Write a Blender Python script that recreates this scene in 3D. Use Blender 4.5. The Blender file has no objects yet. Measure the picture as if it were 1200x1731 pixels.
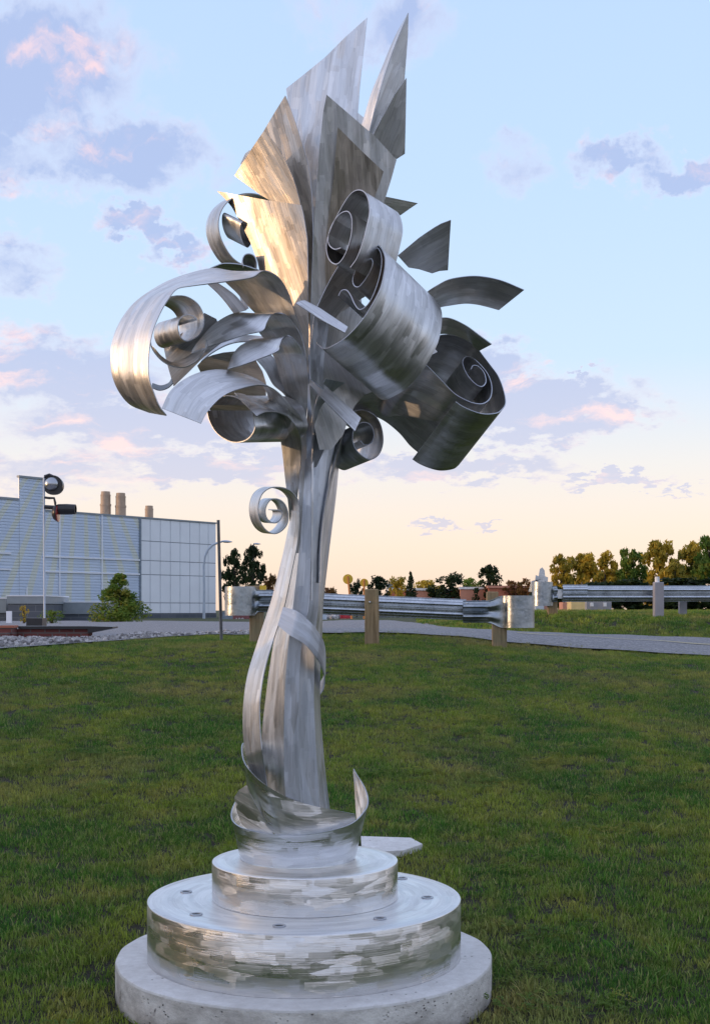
import bpy, bmesh, math, random
import numpy as np
from mathutils import Vector, Matrix
from mathutils.geometry import delaunay_2d_cdt
random.seed(7); RNG = np.random.default_rng(7)
R = math.radians
S = bpy.context.scene
COL = S.collection

# ------------------------------------------------------------------ camera
F, CX, HY, ZE = 2200.0, 600.0, 1030.0, 1.6      # focal length in photo pixels, centre column, horizon row, eye height
cd = bpy.data.cameras.new('camera'); cam = bpy.data.objects.new('camera', cd); COL.objects.link(cam)
cam.location = (0, 0, ZE); cam.rotation_euler = (R(90), 0, 0)
cd.sensor_fit = 'VERTICAL'; cd.sensor_height = 24; cd.sensor_width = 24
cd.lens = F / 1731 * 24; cd.shift_y = (HY - 865.5) / 1731
cd.clip_start = .05; cd.clip_end = 3000
S.camera = cam

# ------------------------------------------------------------------ node helper
class NT:
    def __init__(s, tree): s.t = tree; s.n = tree.nodes; s.l = tree.links
    def new(s, typ, **kw):
        n = s.n.new(typ)
        for k, v in kw.items(): setattr(n, k, v)
        return n
    def put(s, sock, v):
        if isinstance(v, bpy.types.NodeSocket): s.l.new(v, sock)
        elif v is not None:
            if hasattr(sock.default_value, '__len__') and len(sock.default_value) == 4 and len(v) == 3: v = (*v, 1)
            sock.default_value = v
    def math(s, op, a, b=None, c=None, clamp=False):
        n = s.new('ShaderNodeMath', operation=op, use_clamp=clamp)
        s.put(n.inputs[0], a)
        if b is not None: s.put(n.inputs[1], b)
        if c is not None: s.put(n.inputs[2], c)
        return n.outputs[0]
    def vec(s, op, a, b=None, sc=None):
        n = s.new('ShaderNodeVectorMath', operation=op)
        s.put(n.inputs[0], a)
        if b is not None: s.put(n.inputs[1], b)
        if sc is not None: s.put(n.inputs['Scale'], sc)
        return n.outputs['Value'] if op in ('LENGTH', 'DOT_PRODUCT', 'DISTANCE') else n.outputs['Vector']
    def noise(s, v, scale, detail=4, rough=.55, dist=0, col=False):
        n = s.new('ShaderNodeTexNoise'); s.put(n.inputs['Vector'], v)
        n.inputs['Scale'].default_value = scale; n.inputs['Detail'].default_value = detail
        n.inputs['Roughness'].default_value = rough; n.inputs['Distortion'].default_value = dist
        return n.outputs['Color'] if col else n.outputs['Fac']
    def voro(s, v, scale, feature='F1', out='Color', rnd=1.0, metric='EUCLIDEAN'):
        n = s.new('ShaderNodeTexVoronoi', feature=feature, distance=metric); s.put(n.inputs['Vector'], v)
        n.inputs['Scale'].default_value = scale; n.inputs['Randomness'].default_value = rnd
        return n.outputs[out]
    def mix(s, f, a, b, mode='MIX'):
        n = s.new('ShaderNodeMix', data_type='RGBA', blend_type=mode)
        s.put(n.inputs[0], f); s.put(n.inputs[6], a); s.put(n.inputs[7], b)
        return n.outputs[2]
    def rng(s, v, a, b, c=0., d=1., smooth=False):
        n = s.new('ShaderNodeMapRange'); n.interpolation_type = 'SMOOTHSTEP' if smooth else 'LINEAR'
        s.put(n.inputs[0], v)
        for i, x in zip((1, 2, 3, 4), (a, b, c, d)): s.put(n.inputs[i], x)
        return n.outputs[0]
    def ramp(s, f, pts):
        n = s.new('ShaderNodeValToRGB'); s.put(n.inputs[0], f); e = n.color_ramp.elements
        while len(e) < len(pts): e.new(.5)
        for q, (p, c) in zip(e, pts): q.position = p; q.color = (*c, 1)
        return n.outputs[0]
    def xyz(s, v):
        n = s.new('ShaderNodeSeparateXYZ'); s.put(n.inputs[0], v); return n.outputs
    def comb(s, x, y, z=0.):
        n = s.new('ShaderNodeCombineXYZ'); s.put(n.inputs[0], x); s.put(n.inputs[1], y); s.put(n.inputs[2], z); return n.outputs[0]
    def scale(s, v, sc): return s.vec('MULTIPLY', v, tuple(sc))
    def bump(s, h, strength=.3, dist=.01, normal=None):
        n = s.new('ShaderNodeBump'); s.put(n.inputs['Height'], h); n.inputs['Strength'].default_value = strength
        n.inputs['Distance'].default_value = dist
        if normal is not None: s.put(n.inputs['Normal'], normal)
        return n.outputs[0]

# ------------------------------------------------------------------ sky
SUN_AZ, SUN_EL = 262.0, 6.0          # compass degrees (0 = +Y, the view direction), low in the west behind the left shoulder
sd = Vector((math.sin(R(SUN_AZ)) * math.cos(R(SUN_EL)), math.cos(R(SUN_AZ)) * math.cos(R(SUN_EL)), math.sin(R(SUN_EL))))
w = bpy.data.worlds.new('World'); S.world = w; w.use_nodes = True
T = NT(w.node_tree); T.n.clear()
tc = T.new('ShaderNodeTexCoord').outputs['Generated']
dx, dy, dz = T.xyz(tc)
az = T.math('MULTIPLY', T.math('ARCTAN2', dx, dy), 180 / math.pi)
el = T.math('MULTIPLY', T.math('ARCSINE', dz), 180 / math.pi)
eln = T.math('DIVIDE', el, 90, clamp=True)
cool_pts = [(.12, (.54, .68, .88)), (.2, (.49, .65, .90)), (.3, (.46, .62, .90)), (.6, (.50, .66, .95)), (1, (.48, .64, .95))]
warm_b = T.ramp(eln, [(0, (.90, .67, .53)), (.03, (.88, .71, .61)), (.07, (.76, .72, .73))] + cool_pts)
cool_b = T.ramp(eln, [(0, (.56, .56, .66)), (.03, (.60, .62, .76)), (.07, (.60, .70, .90))] + cool_pts)
# the peach band is strongest on the sunset side and the north, and fades to lilac-blue in the south-east
wf = T.rng(T.vec('DOT_PRODUCT', tc, (-.35, .94, 0)), -.35, .55, 0, 1, smooth=True)
base = T.mix(wf, cool_b, warm_b)
# glow of the setting sun round its azimuth
dots = T.math('MAXIMUM', T.vec('DOT_PRODUCT', tc, tuple(Vector((sd.x, sd.y, 0)).normalized())), 0)
glow = T.math('MULTIPLY', T.math('POWER', dots, 9), T.math('POWER', T.math('SUBTRACT', 1, T.math('ABSOLUTE', dz), clamp=True), 7))
base = T.mix(1, base, T.vec('SCALE', (1.7, .85, .34), sc=glow), 'ADD')
sky = T.new('ShaderNodeTexSky'); sky.sky_type = 'NISHITA'; sky.sun_disc = False
sky.sun_elevation = R(SUN_EL); sky.sun_rotation = R(SUN_AZ); sky.air_density = 1.0; sky.dust_density = 1.5
nish = T.vec('SCALE', sky.outputs[0], sc=.05)
# clouds
azel = T.comb(az, el, 0)
elc = T.math('ADD', T.math('MAXIMUM', el, 0), 5.0)
pl = T.comb(T.math('DIVIDE', az, 1), T.math('MULTIPLY', T.math('LOGARITHM', elc, 2.718), 17.), 0)
wob = T.noise(pl, .35, 5, .6, col=True)
plw = T.vec('ADD', pl, T.vec('SCALE', T.vec('SUBTRACT', wob, (.5, .5, .5)), sc=2.2))
n1 = T.noise(T.scale(plw, (.6, 1.5, 1)), .5, 7, .56)
n2 = T.noise(T.scale(plw, (.5, 1.6, 1)), .45, 5, .6)
azw = T.vec('ADD', azel, T.vec('SCALE', T.vec('SUBTRACT', T.noise(T.scale(pl, (1, 1.6, 1)), .8, 5, .6, col=True), (.5, .5, .5)), sc=3.2))
blobs = [(60, 150, 210, 130, .75), (190, 270, 190, 75, .75), (20, 290, 150, 60, .6), (20, 470, 90, 60, .55),
         (90, 640, 230, 75, .8), (240, 720, 260, 60, .9), (380, 790, 220, 36, .9), (80, 800, 220, 45, .6),
         (890, 690, 210, 60, 1.2), (760, 790, 210, 30, .9), (990, 700, 150, 28, 1), (840, 610, 70, 40, .8), (1050, 285, 90, 38, .75),
         (1165, 320, 100, 34, .8), (1040, 815, 100, 13, 1.2), (985, 634, 26, 8, 1.1), (735, 886, 45, 11, 1), (640, 40, 170, 70, .45),
         (870, 285, 60, 50, .4), (825, 890, 26, 6, .9), (235, 385, 75, 26, .9), (310, 425, 75, 30, .85), (1150, 840, 40, 5, .7)]
tot = None
for (px, py, rx, ry, am) in blobs:
    a0 = math.degrees(math.atan((px - CX) / F)); e0 = math.degrees(math.atan((HY - py) / F)); k = 180 / math.pi / F
    d = T.vec('LENGTH', T.vec('MULTIPLY', T.vec('SUBTRACT', azw, (a0, e0, 0)), (1 / (rx * k), 1 / (ry * k), 0)))
    g = T.rng(d, 1.4, .15, 0, am * 1.3, smooth=True)
    tot = g if tot is None else T.math('MAXIMUM', tot, g)
# beyond the frame the same scattered cloud cover goes on
out = T.rng(T.math('ABSOLUTE', az), 17, 26, 0, .55, smooth=True)
tot = T.math('MAXIMUM', tot, T.math('MAXIMUM', out, T.rng(el, 26, 36, 0, .55, smooth=True)))
dens = T.math('ADD', tot, T.math('MULTIPLY', T.math('SUBTRACT', n1, .49), 1.7))
alpha = T.rng(dens, .05, .90, 0, 1, smooth=True)
alpha = T.math('MULTIPLY', alpha, T.rng(tot, .05, .3, 0, .92))
body = T.mix(T.rng(n2, .49, .72, 0, 1, smooth=True), (.38, .46, .72), (.90, .64, .68))
body = T.mix(T.rng(dens, .2, .8, .9, .0), body, (.80, .72, .80))
body = T.mix(T.rng(el, 14, 3, 0, .35), body, (.99, .75, .66))
# clouds overhead and behind: greyer pink-lilac of the same evening
comb = T.mix(alpha, base, body)
comb = T.mix(1, T.vec('SCALE', comb, sc=.95), nish, 'ADD')
bg = T.new('ShaderNodeBackground'); T.put(bg.inputs[0], comb); bg.inputs[1].default_value = .95
wo = T.new('ShaderNodeOutputWorld'); T.l.new(bg.outputs[0], wo.inputs[0])
w.cycles.sampling_method = 'MANUAL'; w.cycles.sample_map_resolution = 1024

sl = bpy.data.lights.new('sun', 'SUN'); sl.energy = 1.2; sl.angle = R(.6); sl.color = (1, .64, .36)
so = bpy.data.objects.new('sun', sl); COL.objects.link(so); so.rotation_euler = (-sd).to_track_quat('-Z', 'Y').to_euler()
so.location = sd * 300
S.view_settings.view_transform = 'Standard'; S.view_settings.look = 'None'
S.view_settings.exposure = 0.25; S.view_settings.gamma = 1.0; S.view_settings.use_curve_mapping = False
S.render.engine = 'CYCLES'
S.cycles.max_bounces = 8

# ------------------------------------------------------------------ materials
RAYU = -14.5
def newmat(name):
    m = bpy.data.materials.new(name); m.use_nodes = True
    t = NT(m.node_tree); b = t.n['Principled BSDF']
    return m, t, b
def simple(name, col, rough=.7, metal=0., var=.25, vs=4., bumps=.2, bs=40., bd=.01):
    m, t, b = newmat(name)
    p = t.new('ShaderNodeTexCoord').outputs['Object']
    n = t.noise(p, vs, 6, .6)
    c = t.mix(t.rng(n, .3, .7), tuple(x * (1 - var) for x in col), tuple(min(1, x * (1 + var)) for x in col))
    t.put(b.inputs['Base Color'], c); b.inputs['Roughness'].default_value = rough; b.inputs['Metallic'].default_value = metal
    if bumps: t.put(b.inputs['Normal'], t.bump(t.noise(p, bs, 4), bumps, bd))
    return m

def brushed(name, lo=.46, hi=.78, tint=(.98, .985, .99), cell=(6., 30.), ck=.07, sk=.09, r0=.30, r1=.48, band=0.):
    """Ground aluminium: overlapping grinder strokes running along U."""
    m, t, b = newmat(name)
    uv = t.new('ShaderNodeTexCoord').outputs['UV']
    oi = t.new('ShaderNodeObjectInfo').outputs['Random']
    uv = t.vec('ADD', uv, t.vec('SCALE', (13.1, 7.7, 0), sc=oi))
    wv = t.vec('ADD', uv, t.vec('SCALE', t.vec('SUBTRACT', t.noise(uv, 6, 3, .5, col=True), (.5, .5, .5)), sc=.010))
    fine = t.noise(t.scale(wv, (5, 190, 1)), 1, 5, .65)
    broad = t.noise(t.scale(wv, (1.6, 26, 1)), 1, 5, .6)
    big = t.noise(t.scale(uv, (1.6, 2.6, 1)), 1, 3, .5)
    cells = t.voro(t.scale(wv, (cell[0], cell[1], 1)), 1, metric='CHEBYCHEV')
    cells2 = t.voro(t.scale(wv, (cell[0] * 2.1, cell[1] * 1.7, 1)), 1, metric='CHEBYCHEV')
    cr = t.xyz(cells); cr2 = t.xyz(cells2)
    v = t.math('ADD', t.math('MULTIPLY', fine, .36), t.math('MULTIPLY', broad, .36))
    v = t.math('ADD', v, t.math('MULTIPLY', cr[0], .15)); v = t.math('ADD', v, t.math('MULTIPLY', cr2[1], .10))
    v = t.rng(v, .33, .62)
    c = t.mix(v, tuple(lo * x for x in tint), tuple(hi * x for x in tint))
    t.put(b.inputs['Base Color'], c); b.inputs['Metallic'].default_value = 1
    rr = t.rng(t.math('ADD', t.math('MULTIPLY', big, .6), t.math('MULTIPLY', cr[1], .4)), .3, .75, r0, r1)
    t.put(b.inputs['Roughness'], rr)
    b.inputs['Anisotropic'].default_value = .45; b.inputs['Anisotropic Rotation'].default_value = .0
    tn = t.new('ShaderNodeTangent', direction_type='UV_MAP'); t.put(b.inputs['Tangent'], tn.outputs[0])
    N = t.new('ShaderNodeNewGeometry').outputs['Normal']
    d1 = t.vec('SCALE', t.vec('SUBTRACT', cells, (.5, .5, .5)), sc=ck)
    d2 = t.vec('SCALE', t.vec('SUBTRACT', t.noise(t.scale(wv, (3, 26, 1)), 1, 3, .5, col=True), (.5, .5, .5)), sc=sk * 2)
    d3 = t.vec('SCALE', t.vec('SUBTRACT', cells2, (.5, .5, .5)), sc=ck * .6)
    N2 = t.vec('NORMALIZE', t.vec('ADD', t.vec('ADD', N, d1), t.vec('ADD', d2, d3)))
    t.put(b.inputs['Normal'], t.bump(fine, .45, .0015, N2))
    return m

M = {}
M['alu'] = brushed('brushed_aluminium')
M['alu_dark'] = brushed('brushed_aluminium_shaded', .40, .68, r0=.34, r1=.52)  # darker copy of the metal; dark reflections are put into its base colour
M['alu_sunset'] = brushed('sunset_tinted_aluminium', .22, .60, tint=(1, .90, .78), r0=.34, r1=.52)  # warm tint paints the reflected sunset into the metal
M['alu_trunk'] = brushed('sky_tinted_aluminium', .40, .62, tint=(.90, .96, 1.06), ck=.04, sk=.07)  # blue tint stands in for the sky reflected on the trunk
M['alu_pale'] = brushed('brushed_aluminium_skylit', .52, .86, r0=.32, r1=.5)  # lighter copy of the same metal, sky brightness mixed into the tone
M['alu_strong'] = brushed('ground_aluminium_patches', .62, .86, cell=(6, 24), ck=.17, sk=.08, r0=.26, r1=.42)
M['alu_top'] = brushed('ground_aluminium_disc', .60, .86, cell=(3, 30), ck=.05, sk=.05, r0=.28, r1=.42)
M['edge'] = simple('cut_edge', (.46, .48, .52), .4, 1, .1, 8, .1)

m, t, b = newmat('cast_concrete'); M['concrete'] = m
p = t.new('ShaderNodeTexCoord').outputs['Object']
c = t.mix(t.rng(t.noise(p, 3, 6, .6), .3, .7), (.62, .61, .59), (.82, .82, .81))
c = t.mix(t.rng(t.noise(p, 22, 5, .7), .35, .7), t.mix(.4, c, (.38, .36, .33)), c)
pit = t.voro(t.scale(p, (1, 1, 1.3)), 26, out='Distance')
pm = t.math('MULTIPLY', t.rng(pit, .16, .08), t.rng(t.noise(p, 5, 3), .5, .62))
c = t.mix(pm, c, (.16, .15, .13))
t.put(b.inputs['Base Color'], c); b.inputs['Roughness'].default_value = .85
hgt = t.math('SUBTRACT', t.noise(p, 60, 6, .7), t.math('MULTIPLY', pm, 1.5))
t.put(b.inputs['Normal'], t.bump(hgt, .5, .006))

m, t, b = newmat('concrete_side'); M['concrete_side'] = m
p = t.new('ShaderNodeTexCoord').outputs['Object']
c = t.mix(t.rng(t.noise(t.scale(p, (1, 1, 2)), 6, 7, .7), .32, .66), (.36, .34, .31), (.76, .74, .69))
pit = t.voro(t.scale(p, (1, 1, 1.4)), 38, out='Distance')
pm = t.math('MULTIPLY', t.rng(pit, .22, .1), t.rng(t.noise(p, 7, 3), .45, .6))
big = t.rng(t.noise(p, 11, 2, .5, 1.2), .70, .74)
c = t.mix(t.math('MAXIMUM', pm, big), c, (.09, .08, .07))
t.put(b.inputs['Base Color'], c); b.inputs['Roughness'].default_value = .9
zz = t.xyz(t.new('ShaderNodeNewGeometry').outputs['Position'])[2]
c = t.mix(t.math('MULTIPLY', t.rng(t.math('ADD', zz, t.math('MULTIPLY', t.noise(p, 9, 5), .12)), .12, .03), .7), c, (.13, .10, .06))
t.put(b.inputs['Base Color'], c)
hgt = t.math('SUBTRACT', t.noise(p, 45, 6, .75), t.math('MULTIPLY', pm, 1.2))
t.put(b.inputs['Normal'], t.bump(hgt, .8, .012))

def soil(name, a, bb):
    m, t, b = newmat(name)
    p = t.new('ShaderNodeNewGeometry').outputs['Position']
    n = t.noise(p, 1.2, 8, .65); n3 = t.noise(p, 30, 6, .7)
    c = t.mix(t.rng(n, .35, .65), a, bb); c = t.mix(t.rng(n3, .35, .7), t.mix(.6, c, (.012, .012, .008)), c)
    q = t.xyz(p); under = t.math('MULTIPLY', t.rng(q[1], 2.4, 3.6), t.rng(q[1], 32, 30))   # bare earth under the modelled blades
    c = t.mix(under, c, t.mix(t.rng(n3, .35, .65), (.016, .015, .008), (.045, .038, .020)))
    t.put(b.inputs['Base Color'], c); b.inputs['Roughness'].default_value = .95
    t.put(b.inputs['Normal'], t.bump(n3, 1, .03))
    return m
M['soil'] = soil('turf_soil', (.055, .085, .022), (.085, .095, .030))
M['far_ground'] = soil('far_turf', (.05, .07, .02), (.08, .08, .03))

m, t, b = newmat('grass_blades'); M['grass'] = m
p = t.new('ShaderNodeNewGeometry').outputs['Position']; q = t.xyz(p)
p2 = t.comb(t.math('MULTIPLY', q[0], 1), t.math('MULTIPLY', q[1], .8), 0)
n = t.noise(p2, .8, 6, .62, .6); nb = t.noise(p2, 3.2, 4, .6); nc = t.noise(p2, .33, 3, .5)
rnd = t.new('ShaderNodeObjectInfo').outputs['Random']
c = t.mix(t.rng(n, .42, .58), (.10, .26, .034), (.36, .42, .055))
c = t.mix(t.rng(nb, .48, .68), c, (.48, .43, .10))
c = t.mix(t.rng(nc, .50, .62, 0, .8), c, (.50, .39, .15))
c = t.mix(t.math('MULTIPLY', t.rng(t.noise(t.vec('ADD', p2, (9, 4, 0)), .9, 4), .5, .62), .8), c, (.06, .21, .03))
isl = t.new('ShaderNodeNewGeometry').outputs['Random Per Island']
c = t.mix(t.rng(isl, .80, .92), c, (.44, .36, .17)); c = t.mix(t.rng(isl, .0, .5, .55, 0), c, (.018, .055, .012)); c = t.mix(t.rng(isl, .60, .78, 0, .35), c, (.24, .42, .06))
c = t.mix(t.rng(rnd, 0, .7, .4, 0), c, (.02, .05, .012))
t.put(b.inputs['Base Color'], c); b.inputs['Roughness'].default_value = .7
b.inputs['Specular IOR Level'].default_value = .25
tr = t.new('ShaderNodeBsdfTranslucent'); t.put(tr.inputs[0], c); mx = t.new('ShaderNodeMixShader'); mx.inputs[0].default_value = .35
t.l.new(b.outputs[0], mx.inputs[1]); t.l.new(tr.outputs[0], mx.inputs[2]); t.l.new(mx.outputs[0], t.n['Material Output'].inputs[0])

def foliage(name, a, bb, cc, sc=.6):
    m, t, b = newmat(name)
    p = t.new('ShaderNodeNewGeometry').outputs['Position']
    ob = t.new('ShaderNodeTexCoord').outputs['Object']
    n = t.noise(p, sc, 4, .6); r2 = t.new('ShaderNodeTexWhiteNoise', noise_dimensions='3D')
    t.put(r2.inputs['Vector'], t.vec('SNAP', p, (.35, .35, .35)))
    c = t.mix(t.rng(n, .38, .62), a, bb); c = t.mix(t.rng(r2.outputs['Value'], .6, 1, 0, .7), c, cc)
    t.put(b.inputs['Base Color'], c); b.inputs['Roughness'].default_value = .65
    b.inputs['Specular IOR Level'].default_value = .3
    tr = t.new('ShaderNodeBsdfTranslucent'); t.put(tr.inputs[0], c)
    mx = t.new('ShaderNodeMixShader'); mx.inputs[0].default_value = .42
    t.l.new(b.outputs[0], mx.inputs[1]); t.l.new(tr.outputs[0], mx.inputs[2])
    t.l.new(mx.outputs[0], t.n['Material Output'].inputs[0])
    return m
M['leaf_dark'] = foliage('dark_green_foliage', (.014, .03, .012), (.03, .055, .018), (.05, .08, .02), .5)
M['leaf_green'] = foliage('green_foliage', (.07, .15, .025), (.19, .28, .04), (.42, .36, .06), .8)
M['leaf_gold'] = foliage('yellowing_foliage', (.12, .15, .025), (.58, .42, .05), (.75, .50, .06), .5)
M['leaf_rust'] = foliage('rust_foliage', (.12, .07, .02), (.24, .10, .03), (.10, .08, .02), .6)
M['bark'] = simple('bark', (.07, .055, .045), .9)

m, t, b = newmat('path_asphalt'); M['asphalt'] = m
p = t.new('ShaderNodeNewGeometry').outputs['Position']
n = t.noise(p, 24, 6, .8); v = t.voro(p, 30)
c = t.mix(t.rng(n, .35, .65), (.13, .13, .14), (.30, .30, .31)); c = t.mix(t.rng(t.xyz(v)[0], .6, 1, 0, .6), c, (.46, .45, .45))
t.put(b.inputs['Base Color'], c); b.inputs['Roughness'].default_value = .9; t.put(b.inputs['Normal'], t.bump(n, .8, .02))
M['paint'] = simple('yellow_line_paint', (.62, .52, .22), .8)
M['stone'] = simple('pale_riprap', (.36, .34, .33), .9, 0, .5, 2.5, .5, 20, .02)
for o_ in (1,):
    t = NT(M['stone'].node_tree); b = t.n['Principled BSDF']
    rnd = t.new('ShaderNodeObjectInfo').outputs['Random']
    t.put(b.inputs['Base Color'], t.mix(rnd, (.09, .085, .085), (.58, .56, .55)))

m, t, b = newmat('weathered_wood'); M['wood'] = m
p = t.new('ShaderNodeTexCoord').outputs['Object']
g = t.noise(t.scale(p, (22, 22, 1.6)), 1, 7, .65, .4)
c = t.mix(t.rng(g, .3, .7), (.16, .11, .055), (.40, .30, .17)); c = t.mix(t.rng(t.noise(p, 3, 3), .45, .7, 0, .6), c, (.20, .20, .12))
t.put(b.inputs['Base Color'], c); b.inputs['Roughness'].default_value = .85; t.put(b.inputs['Normal'], t.bump(g, .5, .01))

m, t, b = newmat('galvanised_steel'); M['galv'] = m
p = t.new('ShaderNodeTexCoord').outputs['Object']
v = t.voro(p, 55); g = t.noise(p, 3, 4, .6)
c = t.mix(t.xyz(v)[0], (.50, .54, .58), (.66, .69, .72)); c = t.mix(t.rng(g, .45, .7, 0, .5), c, (.30, .32, .34))
t.put(b.inputs['Base Color'], c); b.inputs['Metallic'].default_value = 1
t.put(b.inputs['Roughness'], t.rng(t.xyz(v)[1], 0, 1, .26, .36)); t.put(b.inputs['Normal'], t.bump(g, .15, .01))
m, t, b = newmat('weathered_galvanised'); M['galv_old'] = m
p = t.new('ShaderNodeTexCoord').outputs['Object']; v = t.voro(p, 40); g = t.noise(p, 4, 6, .65)
c = t.mix(t.rng(g, .35, .65), (.22, .26, .30), (.46, .49, .51)); c = t.mix(t.math('MULTIPLY', t.xyz(v)[0], .35), c, (.52, .55, .58))
t.put(b.inputs['Base Color'], c); b.inputs['Metallic'].default_value = 1; t.put(b.inputs['Roughness'], t.rng(g, .3, .7, .26, .42)); t.put(b.inputs['Normal'], t.bump(g, .35, .03))
M['steel_post'] = simple('dark_steel', (.16, .17, .18), .5, .6, .2)
M['black'] = simple('black_paint', (.02, .02, .022), .35, 0, .2)
M['chrome'] = simple('cast_aluminium', (.45, .47, .5), .3, 1, .15)
M['red_lens'] = simple('red_lens', (.25, .02, .015), .2)
M['pole_grey'] = simple('pale_grey_paint', (.50, .57, .66), .5, .1, .08)
M['white_panel'] = simple('white_wall_panel', (.80, .85, .90), .45, .1, .035, .5, .03)
M['dark_joint'] = simple('dark_joint', (.22, .26, .31), .7)
M['trim'] = simple('white_trim', (.80, .84, .90), .5, 0, .05)
M['fascia'] = simple('grey_fascia', (.26, .30, .33), .5, .1, .08)
M['chimney'] = simple('stack_steel', (.46, .34, .24), .6, .1, .12)
M['brick_lit'] = simple('orange_brick', (.42, .15, .09), .85, 0, .15, 1.2)
M['brick_lit2'] = simple('sunlit_brick', (.55, .27, .19), .85, 0, .15, 1.2)  # lighter copy of the brick with sunlight mixed into its colour
M['maroon'] = simple('maroon_paint', (.20, .07, .075), .6)
M['bluegrey'] = simple('blue_grey_paint', (.20, .25, .30), .6)
M['white'] = simple('white_paint', (.78, .79, .80), .5)
M['yellow'] = simple('yellow_sign', (.75, .50, .04), .45, 0, .05)
M['orange_post'] = simple('orange_marker', (.55, .22, .06), .6)
M['red'] = simple('red_tarp', (.45, .02, .03), .6)
M['cabinet'] = simple('grey_cabinet', (.30, .30, .33), .6, 0, .1)
M['cabinet_sunlit'] = simple('sunlit_cabinet', (.72, .55, .25), .5, 0, .1)  # the yellow is low sun on the cabinet, painted into its colour
def brick(name, a, bb, mo, sx=.25, sz=.09):
    m, t, b = newmat(name)
    p = t.new('ShaderNodeTexCoord').outputs['UV']
    n = t.new('ShaderNodeTexBrick'); t.put(n.inputs['Vector'], p); n.inputs['Scale'].default_value = 1
    n.inputs['Brick Width'].default_value = sx; n.inputs['Row Height'].default_value = sz; n.inputs['Mortar Size'].default_value = .012
    for k, v in (('Color1', a), ('Color2', bb), ('Mortar', mo)): n.inputs[k].default_value = (*v, 1)
    t.put(b.inputs['Base Color'], n.outputs[0]); b.inputs['Roughness'].default_value = .85
    t.put(b.inputs['Normal'], t.bump(n.outputs[1], -.5, .02))
    return m
M['brick_grey'] = brick('grey_block', (.075, .09, .11), (.11, .125, .15), (.17, .19, .21), .8, .3)
M['brick_red'] = brick('red_brick', (.13, .035, .03), (.19, .055, .045), (.14, .11, .1), .25, .085)

m, t, b = newmat('corrugated_siding'); M['siding'] = m
uv = t.new('ShaderNodeTexCoord').outputs['UV']; q = t.xyz(uv)
# faint yellow rays printed on the siding, fanning from a point above it
rx = t.math('SUBTRACT', q[0], RAYU); rz = t.math('SUBTRACT', 17, q[1])
ang = t.math('ARCTAN2', rx, rz)
rad = t.math('POWER', t.math('ADD', t.math('MULTIPLY', rx, rx), t.math('MULTIPLY', rz, rz)), .5)
st = t.math('SINE', t.math('ADD', t.math('MULTIPLY', ang, 48.), t.math('MULTIPLY', t.math('MULTIPLY', rx, rx), -.03)))
msk = t.math('MULTIPLY', t.rng(st, .35, .75, smooth=True), t.rng(t.noise(uv, 26, 2), .38, .58))
msk = t.math('MULTIPLY', msk, t.rng(rad, 2.0, 4.5))
c = t.mix(t.rng(t.noise(uv, .4, 3), .35, .65), (.56, .66, .80), (.63, .72, .84))
c = t.mix(t.math('MULTIPLY', msk, .8), c, (.74, .72, .44))
t.put(b.inputs['Base Color'], c); b.inputs['Roughness'].default_value = .5

# ------------------------------------------------------------------ object helpers
def link(name, me, mat, parent=None, mats=None):
    o = bpy.data.objects.new(name, me); COL.objects.link(o)
    if mats:
        for m in mats: me.materials.append(M[m])
    elif mat: me.materials.append(M[mat])
    if parent: o.parent = parent
    return o
def tag(o, label=None, cat=None, group=None, kind=None):
    if label: o['label'] = label
    if cat: o['category'] = cat
    if group: o['group'] = group
    if kind: o['kind'] = kind
    return o
def empty(name, loc, label, cat, group=None):
    o = bpy.data.objects.new(name, None); o.location = loc; COL.objects.link(o); o.empty_display_size = .3
    bpy.context.view_layer.update()
    return tag(o, label, cat, group)
def adopt(parent, *obs):
    """parent children that were modelled in world coordinates"""
    off = Matrix.Translation(-Vector(parent.location))
    for o in obs:
        o.parent = parent; o.matrix_parent_inverse = off
def pt(px, py, Y): return Vector(((px - CX) * Y / F, Y, ZE - (py - HY) * Y / F))
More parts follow.
